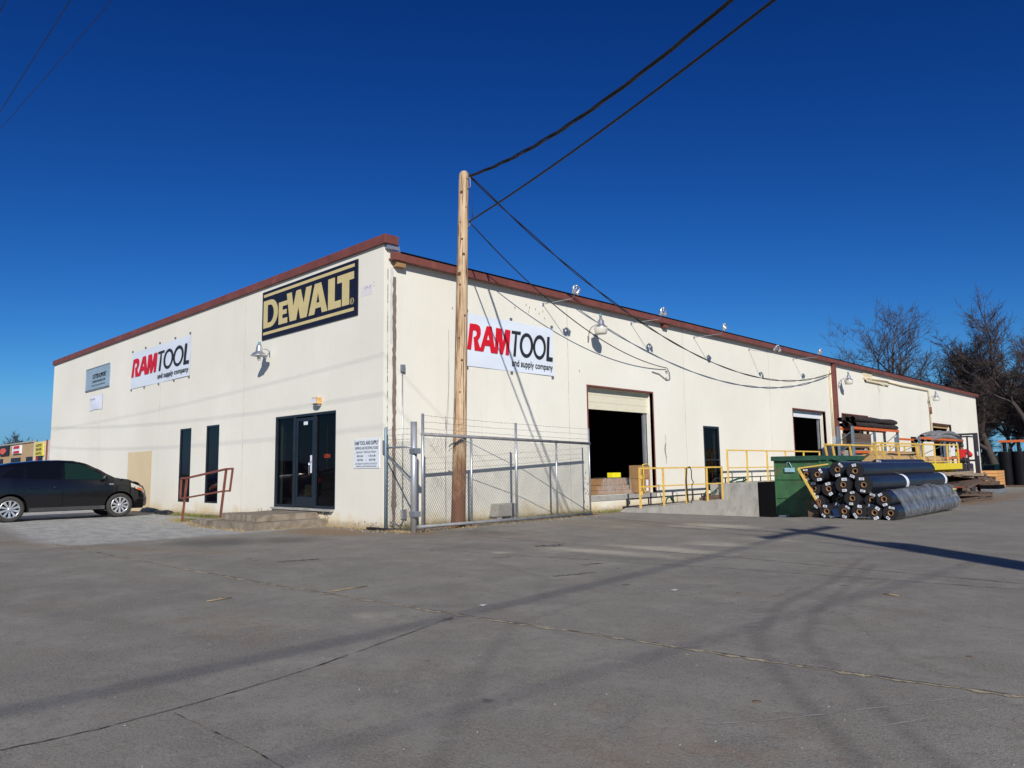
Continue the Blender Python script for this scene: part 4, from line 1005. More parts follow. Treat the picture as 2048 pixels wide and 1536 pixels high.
# ------------------------------------------------------------------ side ramp, platform and rails
ldr = empty("loading_ramp", (.9, 10, 0), "pale concrete walkway with a raised end block along the side wall", "ramp")
mb = MB(); ys_ = [7.60, 7.85, 9, 10.5, 12.0, 12.6]; tz = [.03, .10, .115, .135, .16, .17]
for i in range(len(ys_)-1):
    a, b = ys_[i], ys_[i+1]
    mb.poly([(1.1, a, -1.2), (1.1, b, -1.2), (1.1, b, tz[i+1]), (1.1, a, tz[i])]); mb.poly([(1.1, a, tz[i]), (1.1, b, tz[i+1]), (.55, b, tz[i+1]), (.55, a, tz[i])])
    mb.poly([(.55, b, -1), (.55, a, -1), (.55, a, tz[i]), (.55, b, tz[i+1])])
mb.poly([(1.1, 7.6, -1), (1.1, 7.6, .03), (.55, 7.6, .03), (.55, 7.6, -1)])
mb.build("walkway", M['concrete'], ldr)
MB().box(.5, 1.1, 12.6, 14.75, -1.2, .665).build("end_block", M['concrete'], ldr, bevel=.02)
MB().box(-.0, 1.08, 14.77, 24.5, -1.3, .655).build("platform", M['concrete'], ldr)
MB().box(1.09, 1.16, 14.76, 17.5, -1.3, .66).build("dock_face_panel", M['black'], ldr)  # plain black panel over the outer face of the platform
def yrail(name, label, X, ys, ztop, zfoot, zmid, th=.045):
    t = empty(name, (X, ys[0], zfoot), label, "railing", "yellow guard rails")
    MB().bar((X, ys[0]-.02, ztop), (X, ys[-1]+.02, ztop), th).bar((X, ys[0], zmid), (X, ys[-1], zmid), th*.8).build("rails", M['yellow'], t)
    for y in ys: MB().bar((X, y, zfoot), (X, y, ztop-th/2), th).build("post", M['yellow'], t)
    return t
r_ = yrail("guard_rail", "yellow guard rail on the low concrete walkway, nearest the camera", 1.03, [7.88, 9.05, 10.28, 11.5, 12.45], 1.19, .09, .68)
pieces(MB().box(1.05, 1.09, 7.87, 7.93, .9, 1.0).box(1.05, 1.09, 7.87, 7.93, .45, .56), "hinge_plate", M['yellow'], r_)
yrail("guard_rail", "higher yellow guard rail on the platform behind the first one", 1.03, [12.85, 14.2, 15.7, 17.2, 18.8, 20.3], 1.73, .665, 1.16)
t = empty("pipe_rail", (.36, 8.17, 0), "low black pipe rail close to the side wall between loading door and walkway", "railing")
mb = MB(); mb.bar((.36, 8.17, .32), (.36, 12.5, .335), .04); mb.bar((.36, 12.5, .335), (.36, 13.2, .80), .03); mb.bar((.36, 13.2, .82), (.36, 17.8, .83), .035)
for y in (8.18, 9.27, 10.6, 12.3): mb.bar((.36, y, -.1), (.36, y, .32), .03)
for y in (13.9, 15.2, 16.5, 17.7): mb.bar((.36, y, .5 if y < 14.7 else .66), (.36, y, .82), .03)
mb.build("pipes", M['blackrail'], t)
tag(MB().tube([(.7, 12.3, .20), (.72, 12.5, .38), (.74, 12.9, .55), (.75, 13.5, .70), (.75, 14.1, .80), (.74, 14.5, .82), (.74, 14.65, .74), (.75, 14.3, .68), (.76, 13.9, .675)], .035, 8).build("garden_hose", M['hose']), "thick green hose looped over the concrete end block", "hose")
tag(MB().tube([(1.10, 10.24, .16), (1.09, 10.2, .8), (1.09, 10.25, 1.17), (1.09, 10.42, 1.22), (1.09, 10.5, 1.1), (1.09, 10.5, .85), (1.09, 10.6, .74), (1.09, 10.5, .68), (1.10, 10.48, .3), (1.1, 10.4, .14)], .014, 6).build("electric_cord", M['cable']), "thin dark cord looped over the middle of the nearest yellow rail", "cord")
mb = MB(); rr = random.Random(6)
for k in range(3):
    a0 = rr.uniform(0, 6); mb.tube([(.62+.02*k, 9.95+.28*math.sin(i*.7+a0)*(.6+.1*k), .16+.17*abs(math.cos(i*.7+a0))+.0*k) for i in range(10)], .016, 6)
tag(mb.build("coiled_hose", M['hose']), "dark green coiled hose at the foot of the wall behind the yellow rail", "hose")
tag(MB().tube([(.95, 8.95, .68), (.9, 9.0, .60), (.82, 9.25, .3), (.75, 9.4, .13)], .010, 5).lathe([(0, .72), (.05, .71), (.055, .67), (0, .64)], Matrix.Translation((.95, 8.93, 0)), 10).build("mop", M['grey_metal']), "thin grey long-handled tool leaning behind the yellow rail", "tool")
tag(MB().box(.60, .85, 12.65-.4, 13.1-.4, .17, .30).box(.62, .8, 12.6-.9, 13.0-.7, .14, .24).build("timber_offcuts", M['pallet']), "short dark timber offcuts lying on the walkway by the end block", "timber")
t = empty("concrete_block", (.15, 3.4, 0), "grey slanted concrete block on the ground against the side wall behind the gate", "block")
b_ = MB(); b_.prism([(3.06, .10), (3.84, .10), (3.78, .40), (3.14, .40)], SW(.02, 0, 0), .26); b_.build("top", M['concrete'], t, bevel=.02)
pieces(MB().box(.03, .25, 3.12, 3.28, -.02, .10).box(.03, .25, 3.6, 3.76, -.02, .10), "foot", M['concrete'], t)

# goods inside the first loading door
t = empty("wrapped_pallet", (-.6, 8.6, .45), "shrink-wrapped load of brown cartons on a pallet inside the first loading door", "pallet load")
MB().box(-1.1, -.35, 7.75, 9.42, .45, .56).build("pallet", M['card'], t)
mb = MB()
for k in range(4): mb.box(-1.05, -.38, 7.78+.40*k, 8.15+.40*k, .565, .70)
for k in range(3): mb.box(-1.0, -.42, 8.16+.38*k, 8.52+.38*k, .705, .90)
pieces(mb, "carton", M['card'], t, bevel=.01)
fm = MB(); nu, nv = 26, 9; rr = random.Random(12); b = 0
for i in range(nu+1):
    for j in range(nv+1):
        u, v = i/nu, j/nv
        y0_ = 7.70+.42*v; y1_ = 9.45-.05*v; y = y0_+(y1_-y0_)*u; fm.v.append((-.33-.05*v+rr.uniform(-.008, .008), y, .46+.46*v+rr.uniform(-.006, .006)))
for i in range(nu):
    for j in range(nv): q = i*(nv+1)+j; fm.face((q, q+nv+1, q+nv+2, q+1), True)
b = len(fm.v)
for i in range(nu+1):
    y = 8.12+(9.40-8.12)*i/nu; fm.v.append((-.38, y, .92+rr.uniform(0, .006))); fm.v.append((-1.05, y, .92+rr.uniform(0, .006)))
for i in range(nu): fm.face((b+2*i, b+2*i+2, b+2*i+3, b+2*i+1), True)
fm.build("shrink_wrap", M['film'], t)
tag(MB().box(-.72, -.50, 8.72, 9.12, .925, 1.07).build("tool_case", M['yelbox'], bevel=.012), "bright yellow case on top of the wrapped pallet load", "case")
t = empty("cardboard_box", (-.35, 9.95, .45), "upper brown carton of the stack beside the right jamb of the first loading door", "box", "stacked cartons by the loading door")
MB().box(-.55, -.16, 9.62, 10.16, .88, 1.28).build("carton", M['card'], t, bevel=.006)
t = empty("cardboard_box", (-.35, 9.95, .45), "lower brown carton with two white labels beside the right jamb of the first loading door", "box", "stacked cartons by the loading door")
MB().box(-.55, -.15, 9.63, 10.15, .452, .872).build("carton", M['card'], t, bevel=.006)
MB().box(-.149, -.146, 9.92, 10.04, .66, .84).build("label", M['paper'], t); MB().box(-.149, -.146, 9.92, 10.04, .50, .60).build("label", M['paper'], t)
tag(MB().tube([(-.12, 9.70, 1.29), (-.10, 9.78, 1.31), (-.10, 9.9, 1.33), (-.11, 10.0, 1.30)], .012, 6).tube([(-.11, 9.72, 1.29), (-.10, 9.74, .95), (-.11, 9.70, .6), (-.10, 9.80, .47), (-.05, 9.6, .46), (-.0, 9.3, .458), (-.02, 9.1, .456)], .012, 6).build("yellow_cord", M['yellow2']), "yellow cord draped over the cartons by the first loading door", "cord")

# ------------------------------------------------------------------ dumpster
dz = -.15
t = empty("dumpster", (4.76, 11, dz), "green steel dumpster with dark rim and horizontal ribs, rusty along its foot", "dumpster")
x0, x1, y0, y1 = 4.12, 5.30, 9.62, 12.6
mb = MB(); mb.box(x0, x1, y0, y0+.03, dz+.06, 1.33); mb.box(x0, x1, y1-.03, y1, dz+.06, 1.33); mb.box(x0, x0+.03, y0+.03, y1-.03, dz+.06, 1.33); mb.box(x1-.03, x1, y0+.03, y1-.03, dz+.06, 1.33); mb.box(x0+.03, x1-.03, y0+.03, y1-.03, dz+.06, dz+.12)
for z in (.38, .86): mb.box(x0-.012, x1+.012, y0-.022, y0, z-.02, z+.02); mb.box(x1, x1+.02, y0, y1, z-.02, z+.02)
mb.box(x0-.02, x0+.02, y0-.02, y0+.01, dz+.08, 1.33); mb.box(x1-.02, x1+.02, y0-.02, y0+.01, dz+.08, 1.33)
mb.build("body", M['green'], t, bevel=.004)
mb = MB(); mb.box(x0-.07, x1+.05, y0-.08, y0+.02, 1.33, 1.45); mb.box(x0-.07, x1+.05, y1-.02, y1+.06, 1.33, 1.45); mb.box(x0-.07, x0+.02, y0+.02, y1-.02, 1.33, 1.45); mb.box(x1-.02, x1+.05, y0+.02, y1-.02, 1.33, 1.45)
mb.build("rim", M['green2'], t, bevel=.006)
mb = MB(); mb.bar((x1+.02, y0+.4, 1.40), (x1+.25, y0+2.4, 1.18), .05); mb.box(x1+.0, x1+.06, y0+.35, y0+.42, 1.1, 1.4); mb.build("lift_arm", M['green2'], t)
mb = MB(); mb.box(x0+.02, x1-.02, y0+.02, y1-.02, dz, dz+.06); mb.build("skid", M['rust'], t)
tag(MB().tube([(4.43, 9.595, 1.15), (4.47, 9.59, 1.29), (4.52, 9.59, 1.30), (4.60, 9.59, 1.14)], .010, 5).box(4.40, 4.66, 9.57, 9.596, 1.04, 1.15).build("plastic_strap", mat("pale_blue_plastic", (.30, .50, .58), .5)), "pale blue plastic strap hooked on the dumpster front", "strap")
tag(MB().prism([(4.30, 9.3), (4.52, 9.24), (4.50, 9.5), (4.36, 9.46)], frame((0, 0, -.12), (1, 0, 0), (0, 1, 0)), .06).build("litter", M['litter']), "scrap of white litter on the ground left of the dumpster", "litter")

# yellow angle frame leaning at the rolls
t = empty("angle_frame", (5.6, 8.0, 0), "bent yellow steel angle frame holding the left side of the rolls", "frame")
mb = MB(); mb.bar((5.43, 8.02, 1.135), (5.83, 8.0, .40), .035, .05); mb.bar((5.43, 8.02, 1.14), (6.12, 8.06, 1.23), .035, .03); mb.build("angle", M['yellow'], t)
MB().bar((5.83, 8.0, .42), (6.0, 8.0, .0), .04).build("foot", M['rust'], t)
tag(MB().box(5.55, 5.80, 8.15, 8.6, 0, .16).build("timber_block", M['pallet']), "short brown timber block wedged at the foot of the dumpster", "timber")

# ------------------------------------------------------------------ rolls of black plastic sheeting
rolls = [(5.59, .985, .16, 0, 0, "top"), (5.90, .99, .165, 0, 1, "top"), (6.27, 1.10, .185, .1, 2, "top"), (6.72, 1.065, .19, .05, 3, "top"),
         (5.73, .665, .16, 0, 0, "second"), (6.09, .66, .165, .05, 1, "second"), (6.47, .76, .18, .02, 2, "second"), (6.90, .76, .20, -.05, 3, "second"),
         (5.86, .36, .165, 0, 0, "third"), (6.24, .42, .165, .1, 1, "third"), (6.63, .46, .18, .05, 2, "third"), (6.98, .42, .165, .12, 3, "third"),
         (6.08, .16, .165, -.03, 0, "bottom"), (6.42, .165, .165, 0, 1, "bottom"), (6.77, .165, .17, -.04, 2, "bottom")]
ordn = ("leftmost", "second from the left", "third from the left", "rightmost")
def sheeting_roll(x, z, r, dy, label, seed, L=5.4, dx=0.0):
    rr = random.Random(seed); y0 = 8.0+dy
    t = empty("sheeting_roll", (x, y0, z), label, "roll", "rolls of black plastic sheeting")
    mb = MB(); n = 28; K = 26
    for i in range(K+1):
        f = i/K; b = len(mb.v)
        for k in range(n):
            a = 2*math.pi*k/n; q = r*(1+.010*math.sin(a*2+f*8+seed)+.008*math.sin(a*5-f*17)+.006*math.sin(f*60+a))
            if i in (0, K): q *= .985
            mb.v.append((x+dx*f+q*math.cos(a), y0+L*f+.008*math.sin(a*3+seed)*(i == 0), z+q*math.sin(a)))
        if i:
            for k in range(n): k2 = (k+1) % n; mb.face((b-n+k, b-n+k2, b+k2, b+k), True)
    mb.face([b+k for k in range(n)][::-1])
    sh = mb.build("sheeting", M['roll'], t)
    Mx = Matrix.Translation((x, y0, z)) @ Matrix.Rotation(math.radians(90), 4, 'X')      # local Z -> -Y
    MB().lathe([(r*.985, 0), (r*.8, .004), (r*.55, -.002), (.062, .003)], Mx, 28).build("roll_end", M['rollend'], t)
    MB().lathe([(.062, .004), (.062, .012), (.044, .012), (.044, -.25), (0, -.25)], Mx, 20).build("core_tube", M['core'], t)
    for k in range(2):
        a = math.radians(rr.uniform(45, 135) if k == 0 else rr.uniform(225, 315)); rad = (r+.062)/2+.005
        q = Mx @ Matrix.Rotation(a, 4, 'Z') @ Matrix.Translation((rad, 0, .006)) @ Matrix.Rotation(rr.uniform(-.35, .35), 4, 'Z')
        w2, h2 = .028*rr.uniform(.8, 1.1), .050*rr.uniform(.8, 1.15)
        pl = MB().box(-w2, w2, -h2, h2, 0, .004, q).build("paper_label", M['paper'], t)
        ik = MB()
        for s_ in (-.5, 0, .45): ik.box(w2*s_-.003, w2*s_+.003, -h2*.75, h2*rr.uniform(.2, .8), .004, .005, q)
        ik.build("print", M['ink'], pl)
    return t
for i, (x, z, r, dy, k, row) in enumerate(rolls):
    dy += (.06, -.05, .10, -.02, .12, .03, -.07, .05, .02, .14, -.04, .08, -.06, .05, .02)[i]
    o_ = "rightmost" if row == "bottom" and k == 2 else ordn[k]
    lab = "black sheeting roll, %s in the %s row of the unwrapped pile" % (o_, row)
    sheeting_roll(x, z, r, dy, lab, 30+i, L=5.4 if i not in (2, 3, 7) else (4.6, 5.2, 5.9)[(2, 3, 7).index(i)], dx=(-.05, .04, .02, .06, -.03, .05, 0, 0, -.05, .06, .02, -.04, 0, .03, .05)[i])
sheeting_roll(6.47, 1.20, .13, 2.2, "black sheeting roll lying on top toward the back of the pile", 55, L=3.6)
# white paper bands on the big right roll
for y, lab in ((10.3, "white paper band around the middle of the large right-hand roll"), (13.6, "white paper band at the far end of the large right-hand roll")):
    mb = MB(); b = 0
    for i in range(9):
        a = math.radians(-30+i*14); 
        for yy in (y, y+.19): mb.v.append((6.90+.207*math.cos(a), yy, .76+.207*math.sin(a)))
    for i in range(8): mb.face((2*i, 2*i+2, 2*i+3, 2*i+1), True)
    tag(mb.build("paper_band", M['paper']), lab, "label")
wr = [(7.29, .45, .165, "upper black sheeting roll inside the clear wrapped bundle"), (7.42, .155, .165, "lower right black sheeting roll inside the clear wrapped bundle"), (7.09, .155, .165, "lower left black sheeting roll inside the clear wrapped bundle")]
for i, (x, z, r, lab) in enumerate(wr): sheeting_roll(x, z, r, -.02 if i else .03, lab, 70+i, L=5.9, dx=-.25)
# clear film round the three rolls on the right
mb = MB(); rr = random.Random(33); K = 60; hull = []
for (cx, cz, a0, a1) in ((7.42, .165, -95, 20), (7.29, .45, 20, 165), (7.09, .165, 165, 262)):
    for i in range(9): a = math.radians(a0+(a1-a0)*i/8); hull.append((cx+.178*math.cos(a), cz+.178*math.sin(a)))
n = len(hull)
for i in range(K+1):
    f = i/K; y = 8.35+5.65*f; b = len(mb.v)
    for k, (hx, hz) in enumerate(hull):
        wv = .012*math.sin(f*46+k*.5)+.010*math.sin(f*90+k*1.7)+rr.uniform(-.006, .008)
        cx, cz = 7.27, .27; d = math.hypot(hx-cx, hz-cz); ex = (hx-cx)/d; ez = (hz-cz)/d
        bulge = (.05*math.exp(-((f-.35)/.06)**2)+.07*math.exp(-((f-.62)/.08)**2))*(ez > .3)
        mb.v.append((hx+ex*(wv+.01)-.25*f, y, max(gzf(hx, y)+.004, hz+ez*(wv+.01+bulge))))
    if i:
        for k in range(n): k2 = (k+1) % n; mb.face((b-n+k, b-n+k2, b+k2, b+k), True)
tag(mb.build("clear_wrap", M['film']), "crinkled clear plastic film wrapped round the three right-hand rolls", "plastic film")
mb = MB(); rr = random.Random(34)
for (xa, ya_, w1, w2) in ((6.9, 7.85, .30, .16), (6.95, 13.7, .5, .4), (6.2, 7.9, .1, .1)):
    for k in range(5):
        a = rr.uniform(0, 6); mb.poly([(xa+w1*math.cos(a+j)*rr.uniform(.3, 1), ya_+w2*math.sin(a+j)*rr.uniform(.3, 1), .01+rr.uniform(0, .07)) for j in (0, 1.5, 3.1, 4.6)])
tag(mb.build("film_scraps", M['film']), "loose scraps of clear film on the ground round the rolls", "plastic film")
tag(MB().prism([(0, 0), (.13, .03), (.10, .22), (-.02, .18)], frame((6.24, 7.90, .02), (1, 0, .0), (0, -.15, 1)), .01).build("blue_sheet", M['bluefilm']), "crumpled blue plastic sheet tucked between the bottom rolls", "plastic film")

# ------------------------------------------------------------------ timber and pallets behind the rolls
def pallet(label, x, y, z, L, W, rz, seed, tilt=0, g="weathered timber platforms"):
    t = empty("timber_pallet", (0, 0, 0), label, "pallet", g); rr = random.Random(seed)
    top = MB(); run = MB(); n = int(L/.16)
    for i in range(n): a = -L/2+L*i/n; top.box(-W/2+rr.uniform(-.03, .03), W/2+rr.uniform(-.03, .06), a, a+L/n-.02, .13, .155)
    for sx in (-W/2+.04, 0, W/2-.09): run.box(sx, sx+.07, -L/2, L/2, 0, .13)
    top.build("deck_boards", M['pallet'], t); run.build("runners", M['pallet'], t)
    t.location = (x, y, z); t.rotation_euler = (math.radians(tilt), math.radians(rr.uniform(-3, 3)), rz); return t
for i, (x, y, z, L, W, rz, ti) in enumerate(((5.45, 20.9, -.17, 5.6, 1.5, .02, 0), (5.40, 20.7, .08, 5.2, 1.4, -.05, -2), (5.5, 21.2, .38, 4.6, 1.3, .08, 3), (5.35, 22.4, .62, 3.4, 1.2, -.16, -4))):
    pallet(("lowest", "second", "third", "topmost")[i]+" weathered timber platform in the heap behind the rolls", x, y, z, L, W, rz, 80+i, ti)
mb = MB(); rr = random.Random(90)
for k in range(9):
    y = 18.6+rr.uniform(0, 5.6); x = rr.uniform(4.9, 6.0); a = rr.uniform(-.5, .5)
    mb.bar((x, y, .66+rr.uniform(0, .18)), (x+math.sin(a)*1.4, y+1.3, .72+rr.uniform(-.1, .22)), .05, .10)
tag(mb.build("loose_boards", wood_mat("grey_brown_boards", (.20, .15, .11), (.30, .23, .17), (.10, .07, .05), (1, .3, 4)), None), "loose grey-brown boards lying crosswise on the timber heap", "boards")
mb = MB(); rr = random.Random(91)
for k in range(14):
    x, y, z = rr.uniform(5.0, 6.1), rr.uniform(18.3, 22.5), .80; pts = [(x, y, z)]
    for i in range(5): x += rr.uniform(-.15, .15); y += rr.uniform(-.1, .35); z += rr.uniform(-.05, .07); pts.append((x, y, z))
    mb.tube(pts, .008, 4)
tag(mb.build("cut_straps", M['straw']), "pale cut packing straps tangled on the timber heap", "straps")
t = empty("timber_block_stack", (4.2, 35.5, -.3), "short stack of dark grey timbers right of the heap, near the lumber", "timber")
for k, (a, b, c, d) in enumerate(((3.35, 4.2, -.31, -.12), (3.3, 4.1, -.12, .06), (3.3, 3.9, .06, .26))):
    MB().box(a, b, 34.6, 36.2, c, d-.01).build("timber", (M['grey_metal'], M['black'], M['pallet'])[k], t, bevel=.015)
t = empty("lumber_stack", (.9, 50, -.5), "stack of fresh orange-brown lumber beyond the timber heap", "lumber")
for k in range(6): MB().box(.2, 1.2, 49.2, 51.4, -.48+.19*k, -.31+.19*k).build("plank_layer", M['lumber'], t)

# ------------------------------------------------------------------ mobile yard ramp with yellow rails
t = empty("yard_ramp", (3.7, 21, 0), "portable steel yard ramp with bright yellow side beam and yellow guard rails", "ramp")
MB().box(4.35, 4.5, 15.9, 26.6, .95, 1.20).build("side_beam", M['yellow2'], t, bevel=.01)
MB().box(2.75, 2.9, 15.9, 26.6, .95, 1.20).build("side_beam", M['yellow2'], t, bevel=.01)
MB().box(2.9, 4.35, 15.95, 26.6, 1.12, 1.16).build("deck", M['grey_metal'], t)
ry = [16.25, 16.9, 18.5, 20.6, 20.9, 21.5, 22.9, 24.7, 26.3]
for X_ in (4.45, 2.85):
    mb = MB(); mb.bar((X_, 16.2, 1.90), (X_, 26.35, 1.95), .055); mb.bar((X_, 16.4, 1.26), (X_, 26.3, 1.27), .045); mb.build("rail", M['yellow'], t)
    for y in ry: MB().bar((X_, y+.25*(y < 21.2), 1.2), (X_, y, 1.93), .055).build("post", M['yellow'], t)
for y in (17, 25.8): MB().box(3.0, 4.3, y, y+.12, gzf(3.6, y), .95).build("leg", M['yellow2'], t)
def kraft(label, x, y, z, L, r, seed):
    mb = MB(); rr = random.Random(seed); n = 12
    for i in range(13):
        f = i/12; b = len(mb.v); q0 = r*(1+.12*math.sin(f*5+seed))
        for k in range(n):
            a = 2*math.pi*k/n; mb.v.append((x+q0*1.5*math.cos(a), y+L*f, z+q0*math.sin(a)*(1+.1*math.sin(3*a))))
        if i:
            for k in range(n): k2 = (k+1) % n; mb.face((b-n+k, b-n+k2, b+k2, b+k), True)
    mb.face([b+k for k in range(n)]); mb.face([k for k in range(n)][::-1])
    tag(mb.build("kraft_bundle", M['card_tan']), label, "bundle", "tan paper-wrapped bundles on the yard ramp")
kraft("long tan paper-wrapped bundle at the near end of the yard ramp deck", 3.9, 17.2, 1.36, 4.0, .19, 1)
kraft("tan paper-wrapped bundle lying over the middle of the yard ramp deck", 3.6, 19.2, 1.45, 3.4, .24, 2)
kraft("tan paper-wrapped bundle at the far end of the yard ramp deck", 3.9, 21.4, 1.33, 3.9, .18, 3)

# ------------------------------------------------------------------ pallet racks by the far doors
def rack(label, X0, X1, ys, H, beams, mat_up):
    t = empty("storage_rack", (X0, ys[0], 0), label, "rack", "steel storage racks in the yard")
    for y in ys:
        for X_ in (X0, X1): MB().box(X_-.045, X_+.045, y-.04, y+.04, gzf(X_, y), H).build("upright", mat_up, t)
        mb = MB(); z = .3
        while z < H-.5: mb.bar((X0, y, z), (X1, y, z+.45), .025); z += .45
        mb.build("bracing", mat_up, t)
    for z in beams:
        for X_ in (X0, X1): MB().box(X_+.05, X_+.09, ys[0]+.04, ys[-1]-.04, z-.05, z+.05).build("beam", M['orange'], t)
    return t
rack("blue-grey and orange steel rack carrying the long dark bundle before the third door", 1.55, 2.1, [21.0, 23.45, 26.4], 2.72, (2.64, 1.70), M['rackblue'])
tag(MB().bar((2.15, 21.0, 2.05), (2.15, 26.4, 2.08), .03).build("rack_tie", M['galv']), "thin galvanised tie bar across the front of the nearer rack", "bar")
def lumpy(name, label, cat, m_, x0, x1, y0, y1, z0, z1, seed, nl=4, sag=.0, cone=0):
    mb = MB(); rr = random.Random(seed); n = 14
    for l in range(nl):
        cx = x0+(x1-x0)*(l+.5)/nl; 
        for lev in range(2):
            r_ = (z1-z0)/4*rr.uniform(.85, 1.1); cz = z0+r_+lev*(z1-z0)/2; K = 16; 
            ya_, yb_ = y0+rr.uniform(0, .3)+cone*(lev), y1-rr.uniform(0, .3)
            for i in range(K+1):
                f = i/K; b = len(mb.v); q = r_*(1+.12*math.sin(f*13+l*2+seed)+rr.uniform(-.05, .05))*(.75 if i in (0, K) else 1)
                for k in range(n):
                    a = 2*math.pi*k/n; mb.v.append((cx+q*1.3*math.cos(a), ya_+(yb_-ya_)*f, cz-sag*4*(f-.5)**2+q*math.sin(a)))
                if i:
                    for k in range(n): k2 = (k+1) % n; mb.face((b-n+k, b-n+k2, b+k2, b+k), True)
            mb.face([b+k for k in range(n)])
    return tag(mb.build(name, m_), label, cat)
lumpy("dark_bundle", "long bundle of dark rolled mats on top of the nearer rack", "bundle", M['bundle'], 1.45, 2.15, 21.1, 26.5, 2.69, 3.12, 5, 3)
tag(MB().bar((1.7, 26.0, 2.86), (1.7, 27.0, 2.86), .14).build("bundle_core", M['black']), "black square tube sticking out of the dark bundle on the nearer rack", "tube")
tag(MB().box(1.6, 2.05, 21.2, 23.2, 1.85, 2.45).build("carton_load", M['pallet'], bevel=.03), "brown load on the upper shelf of the nearer rack", "load")
tag(MB().box(1.6, 2.08, 21.15, 23.3, gzf(1.6, 22), 1.78).build("wrapped_load", M['wrapgrey'], bevel=.05), "large grey shrink-wrapped load standing in the nearer rack", "load")
rack("steel rack with orange beams carrying the grey drooping bundle, farther along the wall", 1.5, 2.5, [28.05, 32.1, 35.4], 2.45, (2.36, 1.45), M['rackblue'])
lumpy("grey_bundle", "drooping bundle of grey wrapped pipes on top of the farther rack", "bundle", M['greybundle'], 1.7, 2.6, 29.6, 35.4, 2.40, 2.86, 8, 3, .22, 1.2)
tag(MB().box(2.3, 2.34, 34.0, 35.4, 1.55, 2.0).box(2.29, 2.30, 34.5, 34.9, 1.70, 1.85).build("white_panel", M['sign_white']), "white panel with a dark square hanging in the farther rack", "panel")

# ------------------------------------------------------------------ forklift and driver
fk = empty("forklift", (2.6, 36, 0), "red forklift with dark mast and overhead guard beyond the farther rack", "forklift")
gk = gzf(2.6, 36)
MB().box(2.1, 3.1, 33.9, 35.9, gk+.25, gk+.98).build("body", M['forkred'], fk, bevel=.05)
MB().box(2.2, 3.0, 34.0, 35.2, gk+.985, gk+1.5).build("seat_hood", M['forkgrey'], fk, bevel=.06)
mb = MB()
for x in (2.15, 3.05):
    mb.bar((x, 34.0, gk+1.2), (x, 34.1, gk+2.85), .07); mb.bar((x, 35.9, gk+1.1), (x, 35.5, gk+2.85), .07); mb.bar((x, 34.05, gk+2.87), (x, 35.6, gk+2.87), .07)
for k in range(6): mb.bar((2.15, 34.2+.27*k, gk+2.88), (3.05, 34.2+.27*k, gk+2.88), .04)
mb.build("overhead_guard", M['forkgrey'], fk)
mb = MB()
for x in (2.2, 2.95): mb.box(x-.09, x+.09, 36.15, 36.4, gk+.1, gk+3.1)
mb.box(2.2, 2.95, 36.2, 36.35, gk+3.0, gk+3.1); mb.box(2.2, 2.95, 36.2, 36.35, gk+1.6, gk+1.7); mb.box(2.05, 3.1, 36.4, 36.46, gk+.3, gk+.8)
mb.build("mast", M['forkgrey'], fk)
mb = MB(); mb.box(2.3, 2.42, 36.46, 37.5, gk+.12, gk+.17); mb.box(2.75, 2.87, 36.46, 37.5, gk+.12, gk+.17); pieces(mb, "fork", M['black'], fk)
for x in (2.12, 3.08):
    for y in (34.3, 35.8):
        MB().lathe([(0, -.09), (.2, -.09), (.29, -.07), (.29, .07), (.2, .09), (0, .09)], Matrix.Translation((x, y, gk+.29)) @ Matrix.Rotation(math.pi/2, 4, 'Y'), 18).build("wheel", M['tyre'], fk)
MB().box(2.96, 3.05, 36.14, 36.15, gk+1.9, gk+2.1).build("plate", M['sign_white'], fk)
def person_mesh(name, joints, edges, radii, mt, parent=None):
    me = bpy.data.meshes.new(name); o = bpy.data.objects.new(name, me); COL.objects.link(o)
    me.from_pydata([tuple(j) for j in joints], edges, []); me.update()
    o.modifiers.new("skin", 'SKIN'); 
    if not me.skin_vertices: 
        bpy.context.view_layer.objects.active = o
    sk = me.skin_vertices[0].data
    for i, r in enumerate(radii): sk[i].radius = (r, r)
    sk[0].use_root = True
    sb = o.modifiers.new("sub", 'SUBSURF'); sb.levels = 1; sb.render_levels = 2
    me.materials.append(mt); 
    if parent: o.parent = parent
    return o
z0_ = gk+1.68
pp = empty("person", (2.6, 34.75, z0_), "person in a red jacket with a yellow vest panel seated on the forklift", "person")
J = [(0, 0, 0), (0, .02, .22), (0, .05, .42), (0, .06, .52), (0, .07, .60), (0, .09, .72), (-.20, .05, .47), (-.36, .18, .24), (-.22, .42, .20), (.20, .05, .47), (.36, .18, .24), (.22, .42, .20),
     (-.12, .0, 0), (-.16, .42, .02), (-.15, .50, -.40), (.12, .0, 0), (.16, .42, .02), (.15, .50, -.40), (-.15, .62, -.44), (.15, .62, -.44)]
Ed = [(0, 1), (1, 2), (2, 3), (3, 4), (4, 5), (2, 6), (6, 7), (7, 8), (2, 9), (9, 10), (10, 11), (0, 12), (12, 13), (13, 14), (0, 15), (15, 16), (16, 17), (14, 18), (17, 19)]
Rd = [.17, .17, .18, .07, .06, .10, .10, .075, .05, .10, .075, .05, .11, .09, .06, .11, .09, .06, .05, .05]
body = person_mesh("body", J, Ed, Rd, M['skin'], pp)
person_mesh("jacket", [(0, 0, .02), (0, .02, .22), (0, .05, .42), (0, .05, .50), (-.21, .05, .46), (-.38, .17, .23), (-.24, .38, .20), (.21, .05, .46), (.38, .17, .23), (.24, .38, .20)], [(0, 1), (1, 2), (2, 3), (2, 4), (4, 5), (5, 6), (2, 7), (7, 8), (8, 9)], [.22, .22, .23, .11, .14, .12, .08, .14, .12, .08], M['redcloth'], pp)
